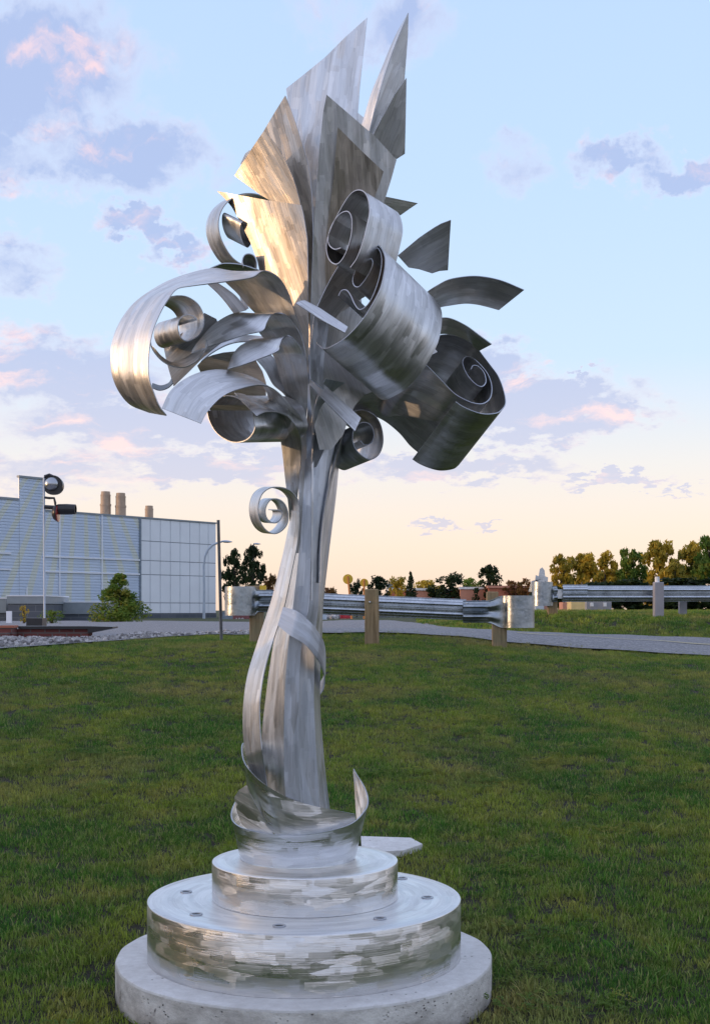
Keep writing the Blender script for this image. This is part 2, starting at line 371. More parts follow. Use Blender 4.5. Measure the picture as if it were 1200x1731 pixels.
class MB:
    def __init__(s): s.v = []; s.f = []; s.uv = []; s.mi = []
    def quad(s, a, b, c, d, uv=None, mi=0):
        i = len(s.v); s.v += [tuple(a), tuple(b), tuple(c), tuple(d)]; s.f.append((i, i + 1, i + 2, i + 3)); s.mi.append(mi)
        s.uv += uv or [(0, 0), (1, 0), (1, 1), (0, 1)]
    def tri(s, a, b, c, mi=0):
        i = len(s.v); s.v += [tuple(a), tuple(b), tuple(c)]; s.f.append((i, i + 1, i + 2)); s.mi.append(mi); s.uv += [(0, 0), (1, 0), (.5, 1)]
    def box(s, x0, x1, y0, y1, z0, z1, fr=None, mi=0):
        P = [(x, y, z) for z in (z0, z1) for y in (y0, y1) for x in (x0, x1)]
        if fr: P = [fr(*p) for p in P]
        L = (x1 - x0, y1 - y0, z1 - z0)
        for q, (ua, va) in (((0, 1, 5, 4), (0, 2)), ((2, 6, 7, 3), (0, 2)), ((0, 4, 6, 2), (1, 2)), ((1, 3, 7, 5), (1, 2)), ((4, 5, 7, 6), (0, 1)), ((0, 2, 3, 1), (0, 1))):
            src = [(x, y, z) for z in (z0, z1) for y in (y0, y1) for x in (x0, x1)]
            s.quad(*[P[k] for k in q], uv=[(src[k][ua], src[k][va]) for k in q], mi=mi)
    def tube(s, pts, r, n=10, caps=True):
        pts = [Vector(p) for p in pts]; rs = r if isinstance(r, (list, tuple)) else [r] * len(pts)
        rings = []; up = Vector((0, 0, 1))
        for i, p in enumerate(pts):
            d = (pts[min(i + 1, len(pts) - 1)] - pts[max(i - 1, 0)]).normalized()
            a = d.cross(up)
            if a.length < .05: a = d.cross(Vector((0, 1, 0)))
            a.normalize(); bb = d.cross(a).normalized()
            rings.append([p + (a * math.cos(2 * math.pi * k / n) + bb * math.sin(2 * math.pi * k / n)) * rs[i] for k in range(n)])
        for i in range(len(rings) - 1):
            for k in range(n): s.quad(rings[i][k], rings[i][(k + 1) % n], rings[i + 1][(k + 1) % n], rings[i + 1][k])
        if caps:
            for ring in (rings[0], rings[-1]):
                c = sum(ring, Vector()) / n
                for k in range(n): s.tri(c, ring[k], ring[(k + 1) % n])
    def lathe(s, prof, c, n=32, axis='Z'):
        c = Vector(c)
        def P(r, h, a):
            if axis == 'Z': return c + Vector((r * math.cos(a), r * math.sin(a), h))
            if axis == 'X': return c + Vector((h, r * math.cos(a), r * math.sin(a)))
            return c + Vector((r * math.cos(a), h, r * math.sin(a)))
        for i in range(len(prof) - 1):
            for k in range(n):
                a0, a1 = 2 * math.pi * k / n, 2 * math.pi * (k + 1) / n
                (r0, h0), (r1, h1) = prof[i], prof[i + 1]
                s.quad(P(r0, h0, a0), P(r0, h0, a1), P(r1, h1, a1), P(r1, h1, a0),
                       uv=[(a0 * r0, h0), (a1 * r0, h0), (a1 * r1, h1), (a0 * r1, h1)])
    def build(s, name, mat=None, parent=None, smooth=None, mats=None):
        me = bpy.data.meshes.new(name); me.from_pydata(s.v, [], s.f)
        u = me.uv_layers.new(name='UVMap'); u.data.foreach_set('uv', np.array([c for f in s.f for k in f for c in s.uv[k]], dtype=float))
        me.polygons.foreach_set('material_index', s.mi)
        bm = bmesh.new(); bm.from_mesh(me); bmesh.ops.remove_doubles(bm, verts=bm.verts, dist=1e-5)
        bmesh.ops.dissolve_degenerate(bm, edges=bm.edges, dist=1e-6)
        bmesh.ops.recalc_face_normals(bm, faces=bm.faces); bm.to_mesh(me); bm.free()
        if smooth is not None:
            me.shade_smooth() if hasattr(me, 'shade_smooth') else None
            me.set_sharp_from_angle(angle=R(smooth))
        return link(name, me, mat, None if parent is None else parent, mats) if parent is None else _adopted(name, me, mat, parent, mats)
def _adopted(name, me, mat, parent, mats):
    o = link(name, me, mat, None, mats)
    if parent.type == 'EMPTY': adopt(parent, o)
    else:
        o.parent = parent; o.matrix_parent_inverse = (parent.matrix_parent_inverse.copy()).inverted() if False else Matrix()
        # sub-part: parent is itself placed through its own parent inverse, its local space equals world coordinates
    return o

# ------------------------------------------------------------------ terrain
PY = [-80, 0, 3.5, 5.5, 8, 12, 16, 18.5, 20, 24, 40, 60, 100, 400, 1500]
PZ = [-.5, -.15, -.03, 0, .15, .45, .78, 1.0, 1.07, 1.10, 1.10, 1.02, .9, .6, .2]
def sst(a, b, x):
    t = np.clip((x - a) / (b - a), 0, 1); return t * t * (3 - 2 * t)
LANE = [(-22, 62), (-9, 62), (1.2, 42), (1.9, 29.5), (2.4, 26.6), (3.4, 25.6), (5.1, 24.9), (6.6, 24.0), (16, 23.5)]
def gz(x, y):
    x = np.asarray(x, float); y = np.asarray(y, float)
    z = np.interp(y, PY, PZ)
    fall = np.interp(y, [5, 9, 14, 20, 27, 32], [0, .005, .025, .045, .018, 0.])
    z = z - fall * np.clip(x - .3, 0, 7)
    z = z + .11 * sst(-2.5, 0, x) * sst(19.8, 22.5, y) * (1 - sst(60, 100, y))
    z = z + .30 * sst(1.4, 4.2, x) * sst(0, 3.5, y - np.interp(x, [p[0] for p in LANE], [p[1] for p in LANE])) * (1 - sst(70, 110, y))
    z = z + .012 * np.sin(x * 1.7 + y * .9) * sst(6.5, 9, y) * (1 - sst(60, 100, y)) + .006 * np.sin(x * 4.1 - y * 2.3) * sst(6.5, 9, y) * (1 - sst(30, 60, y))
    return z
def gpt(px, py, off=0.):
    """where the ray through a pixel meets the terrain"""
    for Y in np.arange(3, 200, .05):
        x = (px - CX) * Y / F; z = ZE - (py - HY) * Y / F
        if z <= gz(x, Y): return Vector((x, Y, float(gz(x, Y)) + off))
    return Vector(((px - CX) * 200 / F, 200, float(gz((px - CX) * 200 / F, 200)) + off))
def grid(name, xs, ys, mat, fz, cut=None):
    xs = np.asarray(xs); ys = np.asarray(ys); X, Y = np.meshgrid(xs, ys); Z = fz(X, Y)
    V = np.stack([X, Y, Z], -1).reshape(-1, 3); nx = len(xs); Fc = []
    for j in range(len(ys) - 1):
        for i in range(nx - 1):
            if cut and not cut((xs[i] + xs[i + 1]) / 2, (ys[j] + ys[j + 1]) / 2): continue
            Fc.append((j * nx + i, j * nx + i + 1, (j + 1) * nx + i + 1, (j + 1) * nx + i))
    me = bpy.data.meshes.new(name); me.from_pydata(V.tolist(), [], Fc)
    me.shade_smooth()
    return link(name, me, mat)
xs = np.concatenate([[-1500, -500, -150, -80, -50, -30, -22], np.arange(-16, 16.1, .4), [22, 30, 50, 80, 150, 500, 1500]])
ys = np.concatenate([[-1500, -400, -120, -80, -50, -30, -15, -8], np.arange(-4, 44, .4), [48, 55, 65, 80, 100, 130, 180, 250, 400, 800, 1500]])
tag(grid('ground', xs, ys, 'soil', gz), kind='structure')

def sheet_between(name, lo, hi, mat, off=.03, n=60, m=14):
    lo = [Vector(p) for p in lo]; hi = [Vector(p) for p in hi]
    def samp(pl, t):
        d = [0]
        for a, b_ in zip(pl, pl[1:]): d.append(d[-1] + (b_ - a).length)
        return Vector([float(np.interp(t * d[-1], d, [p[k] for p in pl])) for k in range(2)])
    mb = MB(); P = []
    for i in range(n + 1):
        a, b_ = samp(lo, i / n), samp(hi, i / n)
        P.append([Vector((*(a.lerp(b_, (j / m) ** 1.5)), 0)) for j in range(m + 1)])
    for r in P:
        for p in r: p.z = float(gz(p.x, p.y)) + off
    for i in range(n):
        for j in range(m): mb.quad(P[i][j], P[i + 1][j], P[i + 1][j + 1], P[i][j + 1])
    o = mb.build(name, mat); o.data.shade_smooth(); tag(o, kind='structure'); return o
edge_px = [(-60, 1101), (0, 1098), (120, 1090), (250, 1081), (370, 1074), (470, 1072), (560, 1071), (640, 1070), (700, 1072), (780, 1077), (870, 1087), (1050, 1099), (1200, 1109), (1300, 1117)]
EDGE = [gpt(*p) for p in edge_px]
EDGE = [Vector((-16, EDGE[0].y, 0))] + EDGE + [Vector((16, EDGE[-1].y, 0))]
def edge_y(x): return float(np.interp(x, [p.x for p in EDGE], [p.y for p in EDGE]))
# the path: on the right between the two lawns, on the left opening into a wide gravelled lane
far_px = [(-60, 1050), (748, 1050), (748, 1060), (800, 1066), (870, 1070), (1050, 1076), (1200, 1083), (1300, 1087)]
lane_hi = [Vector((x, y, 0)) for x, y in LANE]
def far_y(x): return float(np.interp(x, [p.x for p in lane_hi], [p.y for p in lane_hi]))
lane_lo = [Vector((x, edge_y(x), 0)) for x in (-16, -9, .6, 1.75, 2.6, 4.5, 7.5, 16)]
# strips with matching x so that the two edges run side by side
xsb = np.concatenate([np.arange(-16, 16.01, .25)])
mb = MB()
for x0, x1 in zip(xsb, xsb[1:]):
    for j in range(24):
        f0, f1 = (j / 24) ** 1.6, ((j + 1) / 24) ** 1.6
        P = []
        for x, f in ((x0, f0), (x1, f0), (x1, f1), (x0, f1)):
            a, b_ = edge_y(x) - .35, far_y(x); y = a + (b_ - a) * f; P.append((x, y, float(gz(x, y)) + .035))
        mb.quad(*P)
road = mb.build('path', 'asphalt'); road.data.shade_smooth(); tag(road, kind='structure')
mb = MB()
ym = lambda x: edge_y(x) + (far_y(x) - edge_y(x)) * .42
for x0, x1 in zip(np.arange(2.9, 15.6, .25), np.arange(3.15, 15.8, .25)):
    P = [(x, ym(x) + k, float(gz(x, ym(x) + k)) + .05) for x, k in ((x0, -.05), (x1, -.05), (x1, .05), (x0, .05))]; mb.quad(*P)
tag(mb.build('path_line', 'paint'), kind='structure')

# ------------------------------------------------------------------ grass (stuff, instanced clumps)
def clump(seed, n, rad, hmin, hmax, wd):
    rg = random.Random(seed); V = []; Fc = []
    for i in range(n):
        a, r = rg.uniform(0, 6.28), rad * math.sqrt(rg.random())
        bx, by = r * math.cos(a), r * math.sin(a); h = rg.uniform(hmin, hmax); d = rg.uniform(0, 6.28)
        ln = rg.uniform(.2, 1.1) * h; tx, ty = math.cos(d) * ln, math.sin(d) * ln
        ox, oy = -math.sin(d) * wd / 2, math.cos(d) * wd / 2
        k = len(V)
        V += [(bx - ox, by - oy, -.01), (bx + ox, by + oy, -.01), (bx + tx * .4 + ox * .8, by + ty * .4 + oy * .8, h * .6), (bx + tx * .4 - ox * .8, by + ty * .4 - oy * .8, h * .6), (bx + tx, by + ty, h * .95)]
        Fc += [(k, k + 1, k + 2, k + 3), (k + 3, k + 2, k + 4)]
    me = bpy.data.meshes.new('clump'); me.from_pydata(V, [], Fc); me.materials.append(M['grass']); me.shade_smooth()
    return bpy.data.objects.new('clump', me)
def stone_ob(seed):
    bm = bmesh.new(); bmesh.ops.create_icosphere(bm, subdivisions=1, radius=1); rg = random.Random(seed)
    for v in bm.verts: v.co *= rg.uniform(.65, 1.15); v.co.z *= .7
    me = bpy.data.meshes.new('stone'); bm.to_mesh(me); bm.free(); me.materials.append(M['stone'])
    return bpy.data.objects.new('stone', me)
def scatter(name, P, src, smin, smax, label=None, tilt=.15):
    n = len(P); me = bpy.data.meshes.new(name); me.from_pydata([tuple(p) for p in P], [], [])
    rot = np.zeros((n, 3)); rot[:, 2] = RNG.uniform(0, 6.28, n); rot[:, 0] = RNG.normal(0, tilt, n); rot[:, 1] = RNG.normal(0, tilt, n)
    a = me.attributes.new('rot', 'FLOAT_VECTOR', 'POINT'); a.data.foreach_set('vector', rot.ravel())
    a = me.attributes.new('sc', 'FLOAT', 'POINT'); a.data.foreach_set('value', RNG.uniform(smin, smax, n))
    o = link(name, me, None)
    ng = bpy.data.node_groups.new(name, 'GeometryNodeTree')
    ng.interface.new_socket('Geometry', in_out='INPUT', socket_type='NodeSocketGeometry'); ng.interface.new_socket('Geometry', in_out='OUTPUT', socket_type='NodeSocketGeometry')
    N, L = ng.nodes, ng.links; gi = N.new('NodeGroupInput'); go = N.new('NodeGroupOutput')
    jo = N.new('GeometryNodeGeometryToInstance')
    for ob in src:
        oi = N.new('GeometryNodeObjectInfo'); oi.inputs['Object'].default_value = ob; oi.inputs['As Instance'].default_value = True
        L.new(oi.outputs['Geometry'], jo.inputs[0])
    join = N.new('GeometryNodeJoinGeometry'); N.remove(jo)
    for nd in [x for x in N if x.bl_idname == 'GeometryNodeObjectInfo']: L.new(nd.outputs['Geometry'], join.inputs[0])
    ip = N.new('GeometryNodeInstanceOnPoints'); L.new(gi.outputs[0], ip.inputs['Points']); L.new(join.outputs[0], ip.inputs['Instance'])
    ip.inputs['Pick Instance'].default_value = True
    ri = N.new('FunctionNodeRandomValue'); ri.data_type = 'INT'
    [s for s in ri.inputs if s.type == 'INT' and s.name == 'Min'][0].default_value = 0
    [s for s in ri.inputs if s.type == 'INT' and s.name == 'Max'][0].default_value = len(src) - 1
    L.new([s for s in ri.outputs if s.type == 'INT'][0], ip.inputs['Instance Index'])
    for an, sk, ty in (('rot', 'Rotation', 'FLOAT_VECTOR'), ('sc', 'Scale', 'FLOAT')):
        na = N.new('GeometryNodeInputNamedAttribute'); na.data_type = ty; na.inputs['Name'].default_value = an
        L.new([s for s in na.outputs if s.enabled and s.name == 'Attribute'][0], ip.inputs[sk])
    L.new(ip.outputs[0], go.inputs[0])
    md = o.modifiers.new('scatter', 'NODES'); md.node_group = ng
    tag(o, label, kind='stuff'); return o
BASE = Vector(((515 - CX) / 400, 5.5, 0))
def spread(y0, y1, xfun, dens, ok):
    out = []; y = y0
    while y < y1:
        dy_ = .25; a, b_ = xfun(y); n = int((b_ - a) * dy_ * dens(y))
        xx = RNG.uniform(a, b_, n); yy = RNG.uniform(y, y + dy_, n)
        for x, q in zip(xx, yy):
            if ok(x, q): out.append((x, q, float(gz(x, q))))
        y += dy_
    return out
SLAB = [gpt(*p) for p in ((606, 1423), (696, 1427), (718, 1437), (684, 1451), (606, 1455))]
def in_slab(x, y):
    r_ = False
    for a, b_ in zip(SLAB, SLAB[1:] + SLAB[:1]):
        if (a.y > y) != (b_.y > y) and x < (b_.x - a.x) * (y - a.y) / (b_.y - a.y) + a.x: r_ = not r_
    return r_
onlawn = lambda x, y: (x - BASE.x) ** 2 + (y - BASE.y) ** 2 > .80 ** 2 and y < edge_y(x) + .05 and not in_slab(x, y)
P = spread(3.2, 31, lambda y: (-(.30 * y + 1.2), .30 * y + 1.6), lambda y: 400 if y < 8 else 400 * (8 / y) ** .9, onlawn)
scatter('grass', P, [clump(i, 34, .075, .012, .036, .0044) for i in range(5)], .7, 1.15, tilt=.2)
P = spread(23.4, 46, lambda y: (1.3, .30 * y + 3), lambda y: 70 * (25 / y), lambda x, y: y > far_y(x) - .05 and x > 1.2 + (y - 25) * .05)
scatter('far_grass', P, [clump(20 + i, 40, .14, .03, .085, .012) for i in range(3)], .5, .95, tilt=.2)
# unmown tuft fringe round the concrete and the posts is part of the same turf
TU = [(RNG.uniform(-7, 7), RNG.uniform(4.2, 18)) for _ in range(90)]
P = []
for x, y in TU:
    for _ in range(int(RNG.integers(2, 9))):
        a, b_ = x + RNG.normal(0, .09), y + RNG.normal(0, .07)
        if onlawn(a, b_): P.append((a, b_, float(gz(a, b_))))
scatter('grass_tufts', P, [clump(50 + i, 26, .05, .03, .075, .005) for i in range(3)], .7, 1.25, tilt=.3)
def clover(seed):
    rg = random.Random(seed); V = []; Fc = []
    for i in range(26):
        a, r_ = rg.uniform(0, 6.28), .1 * math.sqrt(rg.random()); cx_, cy_, h = r_ * math.cos(a), r_ * math.sin(a), rg.uniform(.02, .04)
        for q in range(3):
            b_ = q * 2.1 + a; k = len(V); l = .011
            V += [(cx_, cy_, h), (cx_ + l * math.cos(b_ - .5), cy_ + l * math.sin(b_ - .5), h + .003), (cx_ + l * 1.3 * math.cos(b_), cy_ + l * 1.3 * math.sin(b_), h), (cx_ + l * math.cos(b_ + .5), cy_ + l * math.sin(b_ + .5), h + .003)]; Fc.append((k, k + 1, k + 2, k + 3))
    me = bpy.data.meshes.new('clover'); me.from_pydata(V, [], Fc); me.materials.append(M['leaf_green']); return bpy.data.objects.new('clover', me)
P = []
for x, y in [(RNG.uniform(-5, 6), RNG.uniform(4.3, 13)) for _ in range(60)]:
    for _ in range(int(RNG.integers(3, 12))):
        a, b_ = x + RNG.normal(0, .16), y + RNG.normal(0, .12)
        if onlawn(a, b_): P.append((a, b_, float(gz(a, b_))))
scatter('clover', P, [clover(1), clover(2)], .8, 1.3, tilt=.1)
# gravel bank on the left
def gravel_ok(x, y):
    e = edge_y(x); return y > e - .05 and (x > -4.1 or y < 22.2) and y < e + np.interp(x, [-12, -6.5, -4.4, -3.2, -1.5], [6.5, 6.5, 5, 2.4, .3]) and x < -1.6
P = spread(15, 27, lambda y: (-9.5, -1.6), lambda y: 230, gravel_ok)
scatter('gravel', [(p[0], p[1], p[2] + .03) for p in P], [stone_ob(i) for i in range(5)], .018, .06, tilt=1.)

# ------------------------------------------------------------------ the sculpture
Y0 = 5.5
sculpt = empty('sculpture', BASE + Vector((0, 0, .15)), 'tall brushed aluminium sculpture of curling ribbons and pointed blades on a two-tier round drum', 'sculpture')
def cat_rom(P, n):
    P = np.asarray(P, float); Q = np.vstack([2 * P[0] - P[1], P, 2 * P[-1] - P[-2]]); out = []
    for i in range(len(P) - 1):
        p0, p1, p2, p3 = Q[i:i + 4]
        for k in range(n):
            t_ = k / n
            out.append(.5 * ((2 * p1) + (-p0 + p2) * t_ + (2 * p0 - 5 * p1 + 4 * p2 - p3) * t_ ** 2 + (-p0 + 3 * p1 - 3 * p2 + p3) * t_ ** 3))
    out.append(P[-1]); return np.array(out)
def W3(px, py, d):
    Y = Y0 + d; return np.array([(px - CX) * Y / F, Y, ZE - (py - HY) * Y / F])
def solid_grid(name, G, mat, th=.004, uvdir=0, parent=None):
    """G[n][m] world points -> a thin plate with real thickness"""
    G = np.asarray(G); n, m = G.shape[:2]
    du = np.gradient(G, axis=0); dv = np.gradient(G, axis=1)
    N = np.cross(du, dv); ln = np.linalg.norm(N, axis=2, keepdims=True); N = N / np.maximum(ln, 1e-12)
    bad = ln[..., 0] < 1e-9
    if bad.any():
        good = N[~bad].mean(0); N[bad] = good / np.linalg.norm(good)
    A = G + N * th / 2; B = G - N * th / 2
    Lu = np.concatenate([[0], np.cumsum(np.linalg.norm(np.diff(G[:, m // 2], axis=0), axis=1))])
    Vc = np.cumsum(np.concatenate([np.zeros((n, 1)), np.linalg.norm(np.diff(G, axis=1), axis=2)], axis=1), axis=1)
    Vc = Vc - Vc[:, m // 2][:, None]
    V = []; Fc = []; UV = []; MI = []
    def uvof(i, j): return (Lu[i], Vc[i, j]) if uvdir == 0 else (Vc[i, j], Lu[i])
    for s_, H in ((0, A), (1, B)):
        o = len(V); V += H.reshape(-1, 3).tolist()
        for i in range(n - 1):
            for j in range(m - 1):
                ids = [(i, j), (i + 1, j), (i + 1, j + 1), (i, j + 1)]
                if s_: ids = ids[::-1]
                Fc.append([o + a * m + b_ for a, b_ in ids]); UV += [uvof(*q) for q in ids]; MI.append(0)
    rim = [(i, 0) for i in range(n)] + [(n - 1, j) for j in range(1, m)] + [(i, m - 1) for i in range(n - 2, -1, -1)] + [(0, j) for j in range(m - 2, 0, -1)]
    o = len(V); K = len(rim)
    V += [A[q].tolist() for q in rim] + [B[q].tolist() for q in rim]
    for k in range(K):
        k2 = (k + 1) % K; Fc.append([o + k, o + K + k, o + K + k2, o + k2][::-1]); UV += [(0, 0), (.1, 0), (.1, .1), (0, .1)]; MI.append(1)
    me = bpy.data.meshes.new(name); me.from_pydata(V, [], Fc)
    u = me.uv_layers.new(name='UVMap'); u.data.foreach_set('uv', np.array(UV, float).ravel())
    me.polygons.foreach_set('material_index', MI); me.shade_smooth(); me.set_sharp_from_angle(angle=R(50))
    ob = link(name, me, None, None, [mat, 'edge']); adopt(parent or sculpt, ob); return ob
def dval(d, t_, px, py):
    if callable(d): return d(t_, px, py)
    if isinstance(d, (list, tuple)): return float(np.interp(t_, np.linspace(0, 1, len(d)), d))
    return d
def sheet(name, pairs, dn, df, mat='alu', n=8, m=8, bulge=0., uvdir=0, th=.004, label=None):
    A = cat_rom([p[0] for p in pairs], n); B = cat_rom([p[1] for p in pairs], n); K = len(A); G = []
    for i in range(K):
        t_ = i / (K - 1); a = W3(*A[i], dval(dn, t_, *A[i])); b_ = W3(*B[i], dval(df, t_, *B[i])); row = []
        for j in range(m + 1):
            s_ = j / m; p = a + (b_ - a) * s_; p[1] -= bulge * 4 * s_ * (1 - s_); row.append(p)
        G.append(row)
    o = solid_grid(name, G, mat, th, uvdir)
    if label: o['label'] = label
    return o
def scroll(name, near, Wv, at, d0, mat='alu', n=8, m=8, woff=None, taper=0, th=.004, uvdir=0, label=None):
    """a sheet rolled about the axis Wv: the near rim is traced in its own plane and extruded along Wv"""
    Nn = np.array(Wv, float); P0 = W3(*at, d0); C = np.array([0, 0, ZE]); A = cat_rom(near, n); K = len(A); G = []
    for i, (px, py) in enumerate(A):
        r = np.array([(px - CX) / F, 1, -(py - HY) / F]); Yv = Nn.dot(P0 - C) / Nn.dot(r); a = C + r * Yv
        k = dval(woff, i / (K - 1), px, py) if woff is not None else 1.
        G.append([a + Nn * (j / m) * k for j in range(m + 1)])
    o = solid_grid(name, G, mat, th, uvdir)
    if label: o['label'] = label
    return o
def plate(name, outline, d0, c, gx=0., gy=0., k=0., kang=0., ang=90., mat='alu', th=.004, step=12, label=None):
    """a cut plate: outline in its own (gently rolled) surface, grid-filled so that it can bend"""
    def dep(px, py):
        u = ((px - c[0]) * math.cos(R(kang)) + (py - c[1]) * math.sin(R(kang))) / 400
        return d0 + gx * (px - c[0]) / 400 + gy * (py - c[1]) / 400 + k * u * u
    O = [Vector(p) for p in outline]; pts = []
    for a, b_ in zip(O, O[1:] + O[:1]):
        q = max(1, int((b_ - a).length / step)); pts += [a.lerp(b_, i / q) for i in range(q)]
    K = len(pts); edges = [(i, (i + 1) % K) for i in range(K)]; inner = []
    xs_ = [p.x for p in pts]; ys_ = [p.y for p in pts]
    def inside(x, y):
        r = False
        for i in range(K):
            a, b_ = pts[i], pts[(i + 1) % K]
            if (a.y > y) != (b_.y > y) and x < (b_.x - a.x) * (y - a.y) / (b_.y - a.y) + a.x: r = not r
        return r
    for x in np.arange(min(xs_) + step / 2, max(xs_), step):
        for y in np.arange(min(ys_) + step / 2, max(ys_), step):
            if inside(x, y) and min((Vector((x, y)) - p).length for p in pts) > step * .45: inner.append(Vector((x, y)))
    v, e, f, ov, _, _ = delaunay_2d_cdt(pts + inner, edges, [list(range(K))], 1, 1e-4)
    P = np.array([W3(p.x, p.y, dep(p.x, p.y)) for p in v])
    def nrm(p):
        a = W3(p.x, p.y, dep(p.x, p.y)); bx = W3(p.x + 1, p.y, dep(p.x + 1, p.y)) - a; by = W3(p.x, p.y + 1, dep(p.x, p.y + 1)) - a
        q = np.cross(bx, by); return q / np.linalg.norm(q)
    Nn = np.array([nrm(p) for p in v]); A = P - Nn * th / 2; B = P + Nn * th / 2
    if Nn[:, 1].mean() > 0: A, B = B, A
    # A is nearer the camera
    ca, sa = math.cos(R(ang)), math.sin(R(ang))
    uvp = [((p.x * ca + p.y * sa) / 400, (-p.x * sa + p.y * ca) / 400) for p in v]
    V = A.tolist() + B.tolist(); nv = len(v); Fc = []; UV = []; MI = []
    for q in f:
        a, b_, c_ = v[q[0]], v[q[1]], v[q[2]]
        cw = (b_.x - a.x) * (c_.y - a.y) - (b_.y - a.y) * (c_.x - a.x) > 0
        q = list(q)[::-1] if cw else list(q)       # image y points down
        q = q[::-1] if False else q
        Fc.append(q); UV += [uvp[i] for i in q]; MI.append(0)
        q2 = [i + nv for i in q[::-1]]; Fc.append(q2); UV += [uvp[i - nv] for i in q2]; MI.append(0)
    idx = {}
    for i, p in enumerate(v): idx[(round(p.x, 2), round(p.y, 2))] = i
    ring = [idx.get((round(p.x, 2), round(p.y, 2))) for p in pts]; ring = [r for r in ring if r is not None]; o = len(V); K = len(ring)
    V += [A[r].tolist() for r in ring] + [B[r].tolist() for r in ring]
    for i in range(K):
        j = (i + 1) % K; Fc.append([o + i, o + j, o + K + j, o + K + i]); UV += [(0, 0), (.1, 0), (.1, .1), (0, .1)]; MI.append(1)
    me = bpy.data.meshes.new(name); me.from_pydata(V, [], Fc)
    u = me.uv_layers.new(name='UVMap'); u.data.foreach_set('uv', np.array(UV, float).ravel())
    me.polygons.foreach_set('material_index', MI); me.shade_smooth(); me.set_sharp_from_angle(angle=R(50))
    ob = link(name, me, None, None, [mat, 'edge']); adopt(sculpt, ob)
    if label: ob['label'] = label
    return ob

# --- drums, concrete
def disc(name, r, z0, z1, cx, cy, mside, mtop, bev=.008, parent=None, seg=128):
    mb = MB(); n = seg
    prof = [(r, z0), (r, z1 - bev), (r - bev * .3, z1 - bev * .3), (r - bev, z1)] + [(r * f, z1) for f in (.9, .75, .6, .45, .3, .15, .0001)]
    for i in range(len(prof) - 1):
        for k in range(n):
            a0, a1 = 2 * math.pi * k / n, 2 * math.pi * (k + 1) / n; (r0, h0), (r1, h1) = prof[i], prof[i + 1]
            P = [(cx + q * math.cos(a), cy + q * math.sin(a), h) for q, h, a in ((r0, h0, a0), (r0, h0, a1), (r1, h1, a1), (r1, h1, a0))]
            if i < 1: uv = [(a0 * r, h0), (a1 * r, h0), (a1 * r, h1), (a0 * r, h1)]
            else: uv = [(a0 * r, r0 + 3), (a1 * r, r0 + 3), (a1 * r, r1 + 3), (a0 * r, r1 + 3)]
            mb.quad(*P, uv=uv, mi=0 if i < 1 else 1)
    o = mb.build(name, None, parent, 35, [mside, mtop]); return o
cb = disc('concrete_base', .788, -.25, .15, BASE.x, 5.5, 'concrete_side', 'concrete', .012)
# chipped, slightly uneven rim
for v in cb.data.vertices:
    a = math.atan2(v.co.y - 5.5, v.co.x - BASE.x); r_ = math.hypot(v.co.x - BASE.x, v.co.y - 5.5)
    if r_ > .7:
        k = 1 + .0035 * math.sin(7 * a) + .002 * math.sin(23 * a + 1); v.co.x = BASE.x + (v.co.x - BASE.x) * k; v.co.y = 5.5 + (v.co.y - 5.5) * k
tag(cb, 'round pale concrete slab under the sculpture with a pitted rim', 'concrete base')
dr1 = disc('drum', .657, .151, .3875, BASE.x, 5.5, 'alu_strong', 'alu_top', .004, sculpt)
dr2 = disc('drum', .391, .3885, .543, BASE.x + .002, 5.5, 'alu_strong', 'alu_top', .004, sculpt)
dr1['label'] = 'wide lower drum'; dr2['label'] = 'narrow upper drum'
def on_drum(px, py, z):
    Y = (ZE - z) * F / (py - HY); return Vector(((px - CX) * Y / F, Y, z))
for (px, py) in ((315, 1508), (332, 1546), (472, 1565.5), (642, 1553), (722, 1517.5), (679, 1485)):
    c = on_drum(px, py, .3875); mb = MB()
    mb.lathe([(.026, .0005), (.026, .004), (.018, .0045), (.017, .002)], c, 24)
    o = mb.build('bolt_port', 'edge', sculpt, 35)
    mb = MB(); mb.lathe([(.017, .0006), (.0001, .0006)], c, 24); mb.build('port_recess', 'black', o)

# --- trunk
TR = [(1376, 485, 510, 541, 558), (1300, 480.5, 505, 536, 549), (1200, 480.5, 505, 531, 541), (1130, 484, 507, 531, 541), (1070, 490, 512, 533, 544),
      (1020, 496, 523, 538, 546), (930, 506, 526, 541, 556), (842, 513, 527, 551, 567), (780, 516, 528, 560, 573), (730, 518, 528.5, 571, 580), (690, 520, 531, 572, 588), (600, 522, 535, 560, 590)]
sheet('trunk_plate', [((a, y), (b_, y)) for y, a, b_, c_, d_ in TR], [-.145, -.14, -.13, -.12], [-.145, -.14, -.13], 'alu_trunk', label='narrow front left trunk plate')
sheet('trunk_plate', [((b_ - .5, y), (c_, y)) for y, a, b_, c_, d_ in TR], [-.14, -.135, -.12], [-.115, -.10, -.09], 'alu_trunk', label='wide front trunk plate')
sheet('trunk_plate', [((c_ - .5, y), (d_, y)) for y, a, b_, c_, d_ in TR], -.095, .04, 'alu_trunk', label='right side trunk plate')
sheet('trunk_plate', [((d_, y), (a, y)) for y, a, b_, c_, d_ in TR], .05, .03, 'alu_dark', bulge=-.08, label='rear trunk plate')
sheet('trunk_plate', [((445, 1345), (486, 1352)), ((447, 1300), (482, 1300)), ((443, 1250), (480.5, 1222)), ((448, 1196), (484, 1144)), ((458, 1118), (490, 1074)), ((467.5, 1064), (497, 1020)),
      ((480, 1000), (506, 960)), ((497, 925), (511, 900)), ((507, 860), (514, 850)), ((512, 800), (517, 790))], [.10, .08, .05, .0], [-.06, -.06, -.05, -.045], 'alu', label='left trunk plate')
